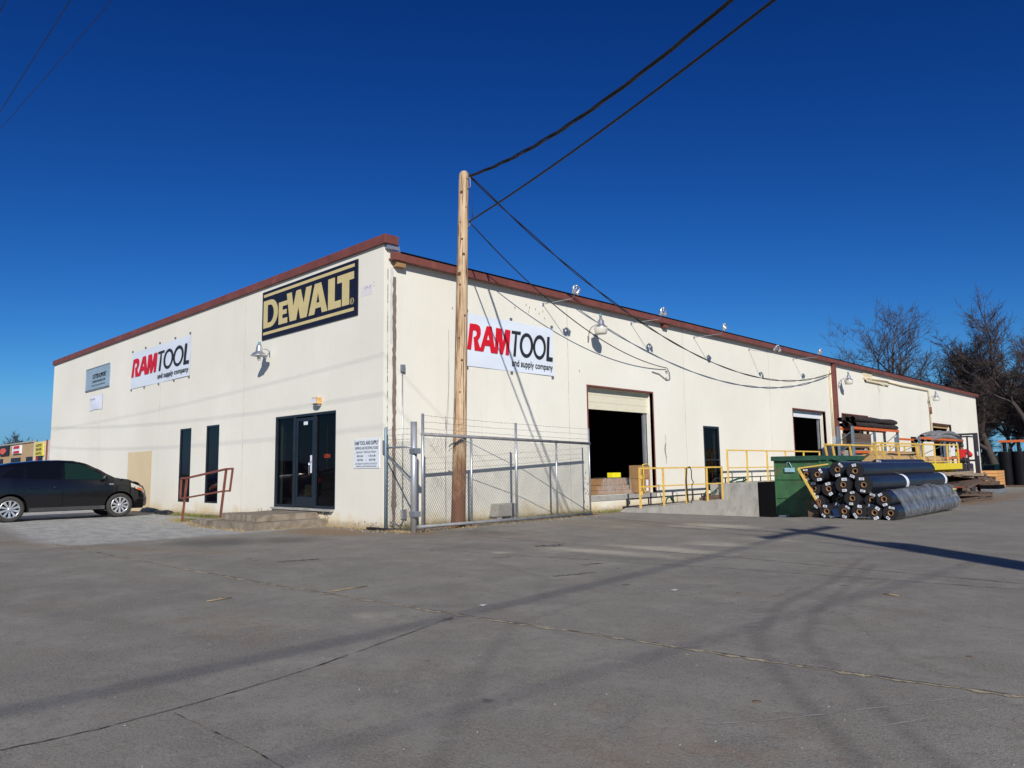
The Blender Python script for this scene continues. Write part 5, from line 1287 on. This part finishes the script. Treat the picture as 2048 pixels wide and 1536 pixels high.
person_mesh("trousers", [(0, 0, -.02), (-.12, .0, -.01), (-.16, .42, .02), (-.15, .50, -.38), (.12, .0, -.01), (.16, .42, .02), (.15, .50, -.38)], [(0, 1), (1, 2), (2, 3), (0, 4), (4, 5), (5, 6)], [.16, .13, .11, .08, .13, .11, .08], M['cable'], pp)
hair = MB().lathe([(0, .13), (.06, .12), (.10, .07), (.115, 0), (.11, -.06), (.0, -.07)], Matrix.Translation((0, .06, .75)), 14); hair.build("hair", M['cable'], None).parent = pp
hv = MB().box(-.235, -.14, -.205, -.15, .16, .42); hv.build("vest_panel", M['hivis'], None, bevel=.02).parent = pp

# ------------------------------------------------------------------ mesh rolls under a far rack at the right edge
t = empty("storage_rack", (1, 53, -.5), "tall rack with a bright orange beam over black mesh rolls at the far right edge", "rack")
for x in (.75, 1.15): MB().box(x-.04, x+.04, 53.6, 53.7, -.5, 2.7).build("upright", M['rackblue'], t)
MB().box(5.2, 5.3, 53.6, 53.7, -.5, 2.7).build("upright", M['rackblue'], t)
MB().box(.6, 5.3, 53.5, 53.6, 2.60, 2.76).build("beam", M['orange'], t)
for i in range(5):
    x = 1.05+.84*i; mb = MB(); rr = random.Random(i); n = 22; K = 24
    for j in range(K+1):
        f = j/K; b = len(mb.v); q = .44*(1+.03*math.sin(f*70)+.02*math.sin(f*9+i))
        for k in range(n): a = 2*math.pi*k/n; mb.v.append((x+q*math.cos(a), 53.0+q*math.sin(a), -.40+2.35*f))
        if j:
            for k in range(n): k2 = (k+1) % n; mb.face((b-n+k, b-n+k2, b+k2, b+k), True)
    mb.face([b+k for k in range(n)])
    tt = empty("mesh_roll", (x, 53, -.5), "upright black mesh roll, %s under the orange beam" % ("first from the left", "second from the left", "third from the left", "fourth from the left", "fifth from the left")[i], "roll", "upright black mesh rolls on a pallet")
    mb.build("mesh", M['mesh_black'], tt); MB().lathe([(.12, 1.96), (.12, 2.6), (0, 2.6)], Matrix.Translation((x, 53, 0)), 12).build("core", M['mesh_black'], tt)
tag(MB().box(.5, 5.1, 52.5, 53.5, -.52, -.40).build("long_pallet", M['pallet']), "low timber base under the black mesh rolls", "pallet")
# ------------------------------------------------------------------ the car
def lerp(a, b, t): return a+(b-a)*t
def curve(pts, y):
    if y <= pts[0][0]: return pts[0][1]
    for (a, b), (c, d) in zip(pts, pts[1:]):
        if y <= c:
            t = (y-a)/(c-a); t = t*t*(3-2*t)*.35+t*.65; return lerp(b, d, t)
    return pts[-1][1]
TOP = [(-2.17, 1.04), (-2.12, 1.13), (-1.98, 1.30), (-1.82, 1.47), (-1.7, 1.525), (-1.3, 1.60), (-.7, 1.655), (-.2, 1.672), (.15, 1.655), (.42, 1.58), (.75, 1.42), (1.05, 1.24), (1.20, 1.155), (1.5, 1.115), (1.8, 1.03), (1.98, .93), (2.10, .79), (2.16, .60)]
BELT = [(-2.17, 1.03), (-1.9, 1.15), (-1.2, 1.14), (-.2, 1.10), (.8, 1.07), (1.2, 1.04), (1.6, .97), (1.95, .84), (2.16, .55)]
WID = [(-2.17, .70), (-2.05, .80), (-1.8, .865), (-1.3, .895), (0, .90), (1.2, .895), (1.6, .87), (1.85, .80), (2.02, .70), (2.12, .60), (2.16, .52)]
SILL = [(-2.17, .50), (-2.1, .36), (-1.9, .30), (-1.5, .26), (1.0, .25), (1.75, .27), (1.95, .27), (2.12, .30), (2.16, .36)]
WF, WR, RA = 1.33, -1.37, .405
def sect(y):
    """cross-section on the right side: list of (x,z) from the bottom edge to the centre line"""
    zt, zb, w_, s_ = curve(TOP, y), curve(BELT, y), curve(WID, y), curve(SILL, y)
    for wy in (WF, WR):
        d = y-wy
        if abs(d) < RA: s_ = max(s_, .345+math.sqrt(RA*RA-d*d))
    zb = min(zb, zt-.03); s_ = min(s_, zb-.06); g = max(0, zt-zb)
    flare = 1+.012*max(0, 1-min(abs(y-WF), abs(y-WR))/.55)
    pts = []
    for f in (0, .18, .4, .62, .82):
        z = lerp(s_, zb, f); x = w_*flare*(1-.045*(1-min(1, (z-.2)/.45))**2*2 - .03*max(0, (z-.75)/.3)**2)
        pts.append((x, z))
    xb = w_*.955; pts.append((xb, zb))
    if g > .12:
        for f in (.25, .5, .75, .92): pts.append((xb-.30*g*f*(1+.25*f), zb+g*f*.93))
        xe = pts[-1][0]; pts += [(xe*.90, zt-.035), (xe*.7, zt-.010), (xe*.35, zt), (0, zt+.004)]
    else:
        for f in (.25, .5, .75, .92): pts.append((xb-.06*f, zb+g*.7*f))
        xe = pts[-1][0]; pts += [(xe*.90, zt-.010), (xe*.7, zt), (xe*.35, zt+.006), (0, zt+.01)]
    return pts
def surf_x(y, z):
    """half width of the body at height z"""
    p = sect(y)
    for (xa, za), (xb, zb) in zip(p, p[1:]):
        if za <= z <= zb: return lerp(xa, xb, (z-za)/(zb-za+1e-9))
    return p[-2][0]
def make_car(label, paint, glassf):
    t = empty("parked_car", (0, 0, 0), label, "car")
    mb = MB(); yy = [-2.17+4.33*i/110 for i in range(111)]; NS = len(sect(0))
    for y in yy:
        p = sect(y); row = [(x, y, z) for x, z in p]+[(-x, y, z) for x, z in p[-2::-1]]; mb.v += row
    n = 2*NS-1
    for i in range(len(yy)-1):
        for j in range(n-1):
            mb.face((i*n+j, i*n+j+1, (i+1)*n+j+1, (i+1)*n+j), True)
    mb.face([k for k in range(n)]); mb.face([(len(yy)-1)*n+k for k in range(n)][::-1])
    body = mb.build("body", paint, t)
    MB().box(-.80, .80, -1.95, 1.98, .24, .50).box(-.62, .62, WR-.42, WR+.42, .3, .9).box(-.62, .62, WF-.42, WF+.42, .3, .85).build("underbody", M['black'], t)
    # lower cladding and bumper lip
    for sx in (1, -1):
        cl_ = MB(); k = 0
        ylist = [-.93+1.86*i/30 for i in range(31)]
        for y in ylist:
            for z in (.255, .36): cl_.v.append((sx*(surf_x(y, max(z, sect(y)[0][1]+.001))+.008), y, z))
        for i in range(30): cl_.face((2*i, 2*i+2, 2*i+3, 2*i+1), True)
        cl_.build("sill_cladding", M['grey_metal'] if 0 else mat("dusty_black_plastic", (.05, .05, .055), .6) if 'dusty_black_plastic' not in bpy.data.materials else bpy.data.materials['dusty_black_plastic'], t)
    def patch(name, ya, yb, zlo, zhi, sx, m_, parent, off=.006, N=16, K=5):
        p_ = MB()
        for i in range(N+1):
            y = lerp(ya, yb, i/N); a, b = zlo(y), zhi(y); b = max(b, a+.002)
            for k in range(K+1):
                z = lerp(a, b, k/K); p_.v.append((sx*(surf_x(y, z)+off), y, z))
        for i in range(N):
            for k in range(K): q = i*(K+1)+k; p_.face((q, q+K+1, q+K+2, q+1), True)
        return p_.build(name, m_, parent)
    for sx in (1, -1):
        lo = lambda y: curve(BELT, y)+.025
        hi = lambda y: curve(BELT, y)+(curve(TOP, y)-curve(BELT, y))*.86-.01
        patch("front_window", -.10, 1.02, lo, lambda y: min(hi(y), lerp(1.58, 1.11, max(0, (y-.28)/.74))), sx, glassf, t)
        patch("rear_window", -1.02, -.20, lo, lambda y: min(hi(y), 1.60), sx, M['carglass'], t)
        patch("quarter_window", -1.62, -1.10, lambda y: lo(y)+.015, lambda y: min(hi(y), lerp(1.20, 1.56, min(1, (y+1.62)/.42))), sx, M['carglass'], t)
        # door gaps as fine dark lines
        for (ya, zt_, nm) in ((-.15, .98, "door"), (-1.05, .90, "door"), (1.0, .93, "door")):
            pts = [(sx*(surf_x(ya, z)+.003), ya+(.0 if z > .6 else 0), z) for z in [lerp(.40 if ya > -1 else .80, zt_, k/8) for k in range(9)]]
            MB().tube(pts, .004, 4).build("door_gap", M['black'], body)
        for ya in (-.32, -1.18+.35): MB().tube([(sx*(surf_x(ya, .90)+.02), ya-.09, .90), (sx*(surf_x(ya, .90)+.035), ya, .905), (sx*(surf_x(ya, .90)+.02), ya+.09, .90)], .014, 6).build("door_handle", paint, t)
        MB().tube([(sx*.90, .92, 1.12), (sx*.98, .90, 1.15), (sx*1.04, .88, 1.16)], [.03, .07, .085], 10).build("mirror", paint, t, sub=1)
        patch("headlight", 1.62, 2.02, lambda y: curve(BELT, y)-.10+.02*(y-1.6), lambda y: curve(BELT, y)+.02*(y < 1.95), sx, M['lamp_glass'], t, .004, 10, 3)
        patch("turn_signal", 1.80, 1.98, lambda y: curve(BELT, y)-.10, lambda y: curve(BELT, y)-.03, sx, M['orange_lens'], t, .009, 6, 2)
        patch("tail_light", -2.12, -1.92, lambda y: .86, lambda y: 1.02, sx, M['sign_red'], t, .006, 6, 3)
        patch("fog_lamp", 2.0, 2.10, lambda y: .42, lambda y: .52, sx, M['alu'], t, .008, 4, 2)
        MB().box(*(sorted((sx*(surf_x(1.08, .90)+.001), sx*(surf_x(1.08, .90)+.010)))), 1.02, 1.14, .945, .975).build("badge", M['chrome'], t)
        # wheels
        for wy in (WF, WR):
            Wm = Matrix.Translation((sx*.79, wy, .345)) @ Matrix.Rotation(sx*math.pi/2, 4, 'Y')
            wh_ = MB().lathe([(.235, .085), (.245, .10), (.30, .105), (.335, .09), (.345, .06), (.345, -.09), (.33, -.11), (.24, -.11)], Wm, 40).build("wheel", M['tyre'], t)
            rm = MB().lathe([(.236, .088), (.225, .10), (.215, .09), (.21, .03), (.20, -.08)], Wm, 40)
            for k in range(10):
                q = Wm @ Matrix.Rotation(2*math.pi*k/10, 4, 'Z'); w1_, w2_ = .016, .033
                b = len(rm.v)
                for (r_, w_, z_) in ((.045, w1_, .085), (.215, w2_, .098), (.215, w2_*.7, .05), (.045, w1_, .04)):
                    for s_ in (-1, 1): rm.v.append(tuple(q @ Vector((r_, s_*w_, z_))))
                for f_ in ((0, 1, 3, 2), (2, 3, 5, 4), (4, 5, 7, 6), (6, 7, 1, 0), (0, 2, 4, 6), (1, 7, 5, 3)): rm.face([b+i for i in f_])
            rm.lathe([(.055, .06), (.055, .10), (.03, .108), (0, .108)], Wm, 16)
            rm.build("rim", M['alloy'], wh_)
            MB().lathe([(.20, .0), (0, .0)], Wm, 24).build("brake_disc", M['black'], wh_)
    # windscreen and rear window
    def cap(name, ya, yb, wfrac, m_, N=12):
        p_ = MB()
        for i in range(N+1):
            y = lerp(ya, yb, i/N); z = curve(TOP, y)+.008; w_ = sect(y)[-4][0]*wfrac
            for k in range(9): s_ = -1+2*k/8; p_.v.append((w_*s_, y, z-.02*abs(s_)**3))
        for i in range(N):
            for k in range(8): q = i*9+k; p_.face((q, q+1, q+10, q+9), True)
        p_.build(name, m_, t)
    cap("windscreen", .28, 1.12, .99, glassf); cap("rear_screen", -2.06, -1.84, .95, M['carglass'])
    for sx in (): MB().tube([(sx*.56, -1.6, 1.60), (sx*.57, -1.4, 1.655), (sx*.57, .0, 1.665), (sx*.55, .15, 1.62)], .014, 6).build("roof_rail", M['black'], t)
    MB().box(-.42, .42, 2.12, 2.172, .42, .60).build("grille", M['black'], t); MB().box(-.26, .26, 2.165, 2.18, .45, .57).build("number_plate", M['sign_white'], t)
    return t
car = make_car("black compact SUV with silver alloy wheels parked nose-in to the front wall", M['carpaint'], M['carglass2'])
car.location = (-11.545, -2.93, .0); car.rotation_euler = (0, 0, math.radians(-3.1))
car2 = make_car("dark green car parked behind the far end of the warehouse", M['carpaint2'], M['carglass2'])
car2.location = (-.3, 58.5, gzf(0, 58)-.02); car2.rotation_euler = (0, 0, math.radians(-100))
tag(MB().tube([(-11.1, -.42, .04), (-10.4, -.36, .05), (-10.15, -.34, .05)], [.07, .10, .07], 12).build("dark_block", M['tarp'], bevel=0), "low dark rounded wheel stop against the front wall by the car's nose", "wheel stop")  # low dark rounded shape at the foot of the wall

# ------------------------------------------------------------------ shops far off on the left
Y0 = 12.0
mall = empty("shop_building", (-85, Y0, 0), "low tan block-built row of shops far off to the left of the warehouse", "building")
mb = MB(); mb.box(-125, -78.9, Y0, Y0+18, -.5, 4.84); mb.build("wall", M['mall_tan'], mall)
MB().box(-125.1, -78.9, Y0-.12, Y0+.2, 4.84, 4.98).build("parapet", M['concrete'], mall)
MB().box(-78.9, -74.0, Y0-.02, Y0+18, -.5, 4.80).build("side_bay", M['mall_cream'], mall)
MB().box(-74.0, -68, Y0+.0, Y0+18, -.5, 4.86).build("end_bay", M['mall_pink'], mall)
MB().box(-73.9, -73.6, Y0-.1, Y0, -.5, 4.9).build("drain", M['rail_rust'], mall)
for (a, b, mt_) in ((-81.4, -79.1, M['sign_black']), (-76.9, -75.2, M['sign_black']), (-77.6, -76.9, M['sign_red']), (-88, -84, M['sign_black']), (-97, -92, M['sign_black'])):
    MB().box(a, b, Y0-.10, Y0-.03, .6, 3.3).build("shop_window", mt_, mall)
t = empty("shop_sign", (-91, Y0, 3.7), "black sign with red emblem on the far shops, at the left edge", "sign")
MB().box(-93.4, -89.1, Y0-.2, Y0-.02, 3.70, 4.76).build("board", M['sign_black'], t)
MB().prism(arc(-91.4, 4.18, 1.35, .36, 0, 340, 18), FW(0, Y0-.2, 0), .05).build("emblem", mat("orange_red_paint", (.65, .12, .08), .6), t)
t = empty("shop_sign", (-85.5, Y0, 3.7), "red and white striped sign on the far shops", "sign")
MB().box(-87.2, -83.7, Y0-.2, Y0-.02, 3.75, 4.65).build("board", M['sign_white'], t)
mb = MB()
for a, b in ((3.80, 4.05), (4.32, 4.6)): mb.prism([(-86.6, a), (-84.0, a), (-84.0, b), (-86.2, b)], FW(0, Y0-.2, 0), .04)
mb.build("stripes", M['sign_red'], t)
t = empty("shop_sign", (-76, Y0, 3.4), "yellow sign with three rows of dark lettering on the far cream bay", "sign")
MB().box(-77.6, -74.7, Y0-.2, Y0-.04, 3.30, 4.66).build("board", mat("pale_yellow_sign", (.66, .56, .10), .6), t)
for s_, z in (("AUTO", 4.25), ("GLASS", 3.85), ("AUTO", 3.42)): text_obj(s_, (-77.2, z, -75.15, z+.26), FW(0, Y0-.205, 0), M['ink'], t, bold=.05)

# ------------------------------------------------------------------ bare trees
def bare_tree(name, label, group, x, y, H, spread, seed, lean=(0, 0), trunk=.28, depth=6, fork=.28, dens=4, rmin=.015):
    rr = random.Random(seed); z0 = gzf(x, y)-.3
    t = empty(name, (x, y, z0), label, "tree", group)
    tb, cr = MB(), MB()
    def branch(p, d, L, r, lev, mb):
        n = 5 if lev < 3 else (3 if lev < 4 else 2); pts = [p]; r = max(r, rmin); q = p.copy(); dd = d.copy()
        for i in range(n):
            dd = (dd+Vector((rr.uniform(-1, 1), rr.uniform(-1, 1), rr.uniform(-.5, .9)))*(.10+.05*lev)).normalized(); q = q+dd*(L/n); pts.append(q.copy())
        rad = [r*(1-.55*i/n) for i in range(n+1)]
        mb.tube(pts, rad, 8 if lev == 0 else (5 if lev < 3 else 3), cap=False)
        if lev >= depth: return
        k = dens+(lev > 0)
        for i in range(k):
            f = rr.uniform(.30, 1.0) if lev > 0 else rr.uniform(.55, 1.0)
            if i == 0: f = 1.0
            j = min(int(f*n), n-1); pp_ = pts[j].lerp(pts[j+1], f*n-j)
            base = (pts[j+1]-pts[j]).normalized(); ax = Vector((rr.uniform(-1, 1), rr.uniform(-1, 1), rr.uniform(-.35, .35))).normalized()
            ang = rr.uniform(.12, .35) if i == 0 else rr.uniform(.45, 1.0)*spread
            side = (ax-base*ax.dot(base)).normalized(); nd = (base*math.cos(ang)+side*math.sin(ang)); nd.z += .10; nd.normalize()
            branch(pp_, nd, L*rr.uniform(.55, .78)*(1.05 if i == 0 else .92), r*(.55 if i else .62)*rr.uniform(.75, 1), lev+1, cr)
    branch(Vector((x, y, z0)), Vector((lean[0], lean[1], 1)).normalized(), H*fork, trunk, 0, tb)
    tb.build("trunk", M['bark'], t); cr.build("crown", M['twig'], t); return t
gt = "bare winter trees behind the warehouse"
bare_tree("bare_tree", "leafless tree with open forked crown rising over the middle of the far roof", gt, -12.2, 70, 21.0, .95, 103, (-.02, 0), .40, 6, .36, 3)
bare_tree("bare_tree", "small dense leafless tree just right of the open forked tree", gt, -8.0, 70, 13.2, 1.05, 9, (0, 0), .26, 6, .32)
bare_tree("bare_tree", "low leafless tree behind the roof, farthest left of the tree group", gt, -16.5, 74, 13.5, 1.05, 5, (0, 0), .24, 6, .30, 3)
bare_tree("bare_tree", "large leafless tree leaning left past the far corner of the warehouse", gt, -.7, 60, 13.8, 1.15, 12, (-.16, 0), .40, 6, .36)
bare_tree("bare_tree", "large leafless tree with a straight trunk at the right edge of the frame", gt, 1.5, 60, 14.4, 1.15, 21, (.02, 0), .38, 6, .35)
bare_tree("bare_tree", "leafless tree mostly cut off by the right edge of the frame", gt, 4.8, 63, 16, 1.05, 27, (-.08, 0), .34, 6, .34)
bare_tree("bare_tree", "dark dense leafless tree between the leaning tree and the warehouse corner", gt, -4.2, 72, 14.2, 1.2, 33, (-.05, 0), .30, 6, .30)
bare_tree("bare_tree", "leafless tree standing behind the two large ones at the right edge", gt, -.8, 78, 15, 1.15, 37, (.02, 0), .28, 6, .28)
bare_tree("bare_tree", "leafless tree with low spreading limbs just past the far end wall", gt, -2.2, 66, 13, 1.2, 45, (-.1, 0), .30, 6, .26, 3)
bare_tree("bare_tree", "low leafless tree filling the gap between the forked tree and the dark dense one", gt, -5.9, 67, 13.0, 1.2, 51, (0, 0), .26, 6, .28)
bare_tree("bare_tree", "leafless tree filling the back of the gap beside the leaning tree", gt, -2.2, 74, 15.5, 1.15, 57, (-.04, 0), .28, 6, .30)
bare_tree("bare_tree", "leafless tree behind the orange beam and mesh rolls", gt, 3.2, 72, 15.5, 1.15, 59, (-.04, 0), .28, 6, .30)
gl = "bare trees behind the far shops"
for i, (x, y, H, sd) in enumerate(((-142, 25, 11.5, 41), (-130, 25, 9.5, 42), (-156, 25, 12.5, 43), (-119, 24, 7.5, 44))):
    bare_tree("bare_tree", ("leafless tree behind the striped sign of the far shops", "leafless tree behind the middle of the far shops", "tallest leafless tree above the black sign at the left edge", "small leafless tree behind the cream bay of the far shops")[i], gl, x, y, H*1.02, 1.25, sd, (0, 0), .35, 5, .29, 5, .035)
# far-off woods: one mass of small clumps
def wood_mass(name, x0, y0, x1, y1, h, n, seed, m_, kind='stuff'):
    rr = random.Random(seed); mb = MB()
    for i in range(n):
        t_ = rr.random(); x = lerp(x0, x1, t_)+rr.gauss(0, 3); y = lerp(y0, y1, t_)+rr.gauss(0, 4); hh = h*(.65+.35*math.sin(t_*23+seed)*math.sin(t_*7))
        z = gzf(x, y)-.5+hh*rr.random()**.6; s_ = rr.uniform(.35, 1.1)
        a, b, c = [Vector((rr.uniform(-1, 1), rr.uniform(-1, 1), rr.uniform(-1, 1)))*s_ for _ in range(3)]; p = Vector((x, y, z))
        mb.poly([p+a, p+b, p+c])
    return tag(mb.build(name, m_), kind=kind)
wood_mass("distant_wood", -45, 150, 30, 150, 6.5, 9000, 3, mat("dark_evergreen", (.025, .045, .022), .9, var=.5, scale=1))
wood_mass("distant_wood", -330, 48, -295, 74, 15, 5000, 4, mat("far_bare_wood", (.09, .07, .06), .9, var=.4, scale=.5))

# ------------------------------------------------------------------ grass, weeds, litter
def tufts(name, spots, seed, m_, h=(.03, .11)):
    rr = random.Random(seed); mb = MB()
    for (xa, ya, xb, yb, n, wd) in spots:
        for i in range(n):
            t_ = rr.random(); x = lerp(xa, xb, t_)+rr.gauss(0, wd); y = lerp(ya, yb, t_)+rr.gauss(0, wd); z = gzf(x, y)
            hh = rr.uniform(*h); a = rr.uniform(0, 6.3); dx, dy = math.cos(a)*.006, math.sin(a)*.006; lx, ly = rr.gauss(0, .35)*hh, rr.gauss(0, .35)*hh
            mb.poly([(x-dx, y-dy, z), (x+dx, y+dy, z), (x+lx, y+ly, z+hh)])
    return tag(mb.build(name, m_), kind='stuff')
tufts("grass", [(-11.2, -.28, -6.5, -.2, 2600, .10), (-7.2, -1.1, -6.5, -1.4, 500, .15), (.12, .4, .14, 7.0, 2200, .07), (.30, 7.0, .35, 9.8, 1500, .10)], 1, M['grass'])
tufts("dead_grass", [(.2, -.05, 1.0, -.1, 500, .08), (1.1, .1, .75, 5.8, 450, .06), (-6.6, -1.35, -4.5, -1.95, 450, .06), (-4.5, -1.95, -2.1, -1.98, 350, .04), (-2.1, -1.6, -2.05, -.1, 200, .04), (-2.0, -.08, -.1, -.08, 260, .04), (-8.5, -.95, -6.5, -1.5, 300, .12), (.95, 1.1, 1.0, 1.5, 300, .12)], 2, M['straw'], (.015, .06))
green_ = mat("weed_green", (.07, .13, .025), .8, var=.4, scale=9)
tufts("weeds", [(-10.4, -.2, -9.9, -.2, 260, .08), (-9.0, -.25, -7.2, -.2, 350, .07), (.18, 1.4, .2, 2.6, 200, .06), (.2, 4.6, .2, 5.6, 260, .06), (.4, 8.4, .4, 9.2, 150, .08)], 3, green_, (.03, .09))
mb = MB(); rr = random.Random(17)
for i in range(300):
    t_ = rr.random(); x, y = rr.choice(((rr.uniform(-8, -2.4), rr.uniform(-2.2, -1.7)), (rr.uniform(-2.4, 1.1), rr.uniform(-.5, -.05)), (rr.uniform(-11, -6), rr.uniform(-1, -.1)), (rr.uniform(0.8, 1.3), rr.uniform(0, 6)), (rr.uniform(-7, -2.4), rr.uniform(-2.4, -1.9))))
    s_ = rr.uniform(.008, .022); mb.lathe([(0, s_), (s_*.9, s_*.4), (s_, 0)], Matrix.Translation((x, y, gzf(x, y))), 5, False)
tag(mb.build("gravel", mat("loose_gravel", (.28, .25, .20), .9, var=.4, scale=40)), kind='stuff')
mb = MB(); rr = random.Random(18)
for i in range(420):
    x = rr.uniform(5, 13.5); y = rr.uniform(-9, 1) ; s_ = rr.uniform(.002, .0065); mb.lathe([(0, s_), (s_, 0)], Matrix.Translation((x, y, gzf(x, y))), 5, False)
tag(mb.build("pebbles", mat("pale_grit", (.30, .28, .24), .9, var=.5, scale=60)), kind='stuff')
for (pts, lab) in (([(5.75, -6.21), (5.74, -6.08), (5.72, -5.95)], "thin dry straw stem on the asphalt, left of the centre seam"), ([(6.19, -5.11), (6.17, -4.9), (6.17, -4.67)], "longest dry straw stem on the asphalt beside the seam"), ([(10.43, -1.85), (10.5, -1.87), (10.57, -1.88)], "short dry twig on the asphalt at the right")):
    tag(MB().tube([(x, y, .012) for x, y in pts], .005, 5).tube([(pts[1][0], pts[1][1], .014), (pts[1][0]-.05, pts[1][1]+.06, .02)], .004, 4).build("twig", M['straw']), lab, "twig")
for (x, y, lab) in ((7.92, -4.64, "small white scrap of paper on the asphalt near the seam"), (8.79, -2.85, "tiny pinkish scrap of paper on the asphalt")):
    tag(MB().poly([(x-.03, y-.02, .006), (x+.03, y-.025, .006), (x+.035, y+.02, .012), (x-.02, y+.02, .006)]).build("paper_scrap", M['litter']), lab, "litter")
for i, (x, y, r_, lab) in enumerate(((10.4, -3.0, .012, "small dark leaf"), (11.02, -5.62, .018, "dark flattened blob, nearest the camera on the right"), (11.6, -3.9, .016, "dark curled leaf at the right"), (9.35, -2.6, .018, "dark flattened stone in the middle of the yard"))):
    tag(MB().lathe([(0, .006), (r_*.8, .005), (r_, 0)], Matrix.Translation((x, y, gzf(x, y))) @ Matrix.Scale(1.5, 4, (1, .4, 0)), 9).build("leaf", M['pallet']), lab+" on the asphalt" if "asphalt" not in lab else lab, "leaf")
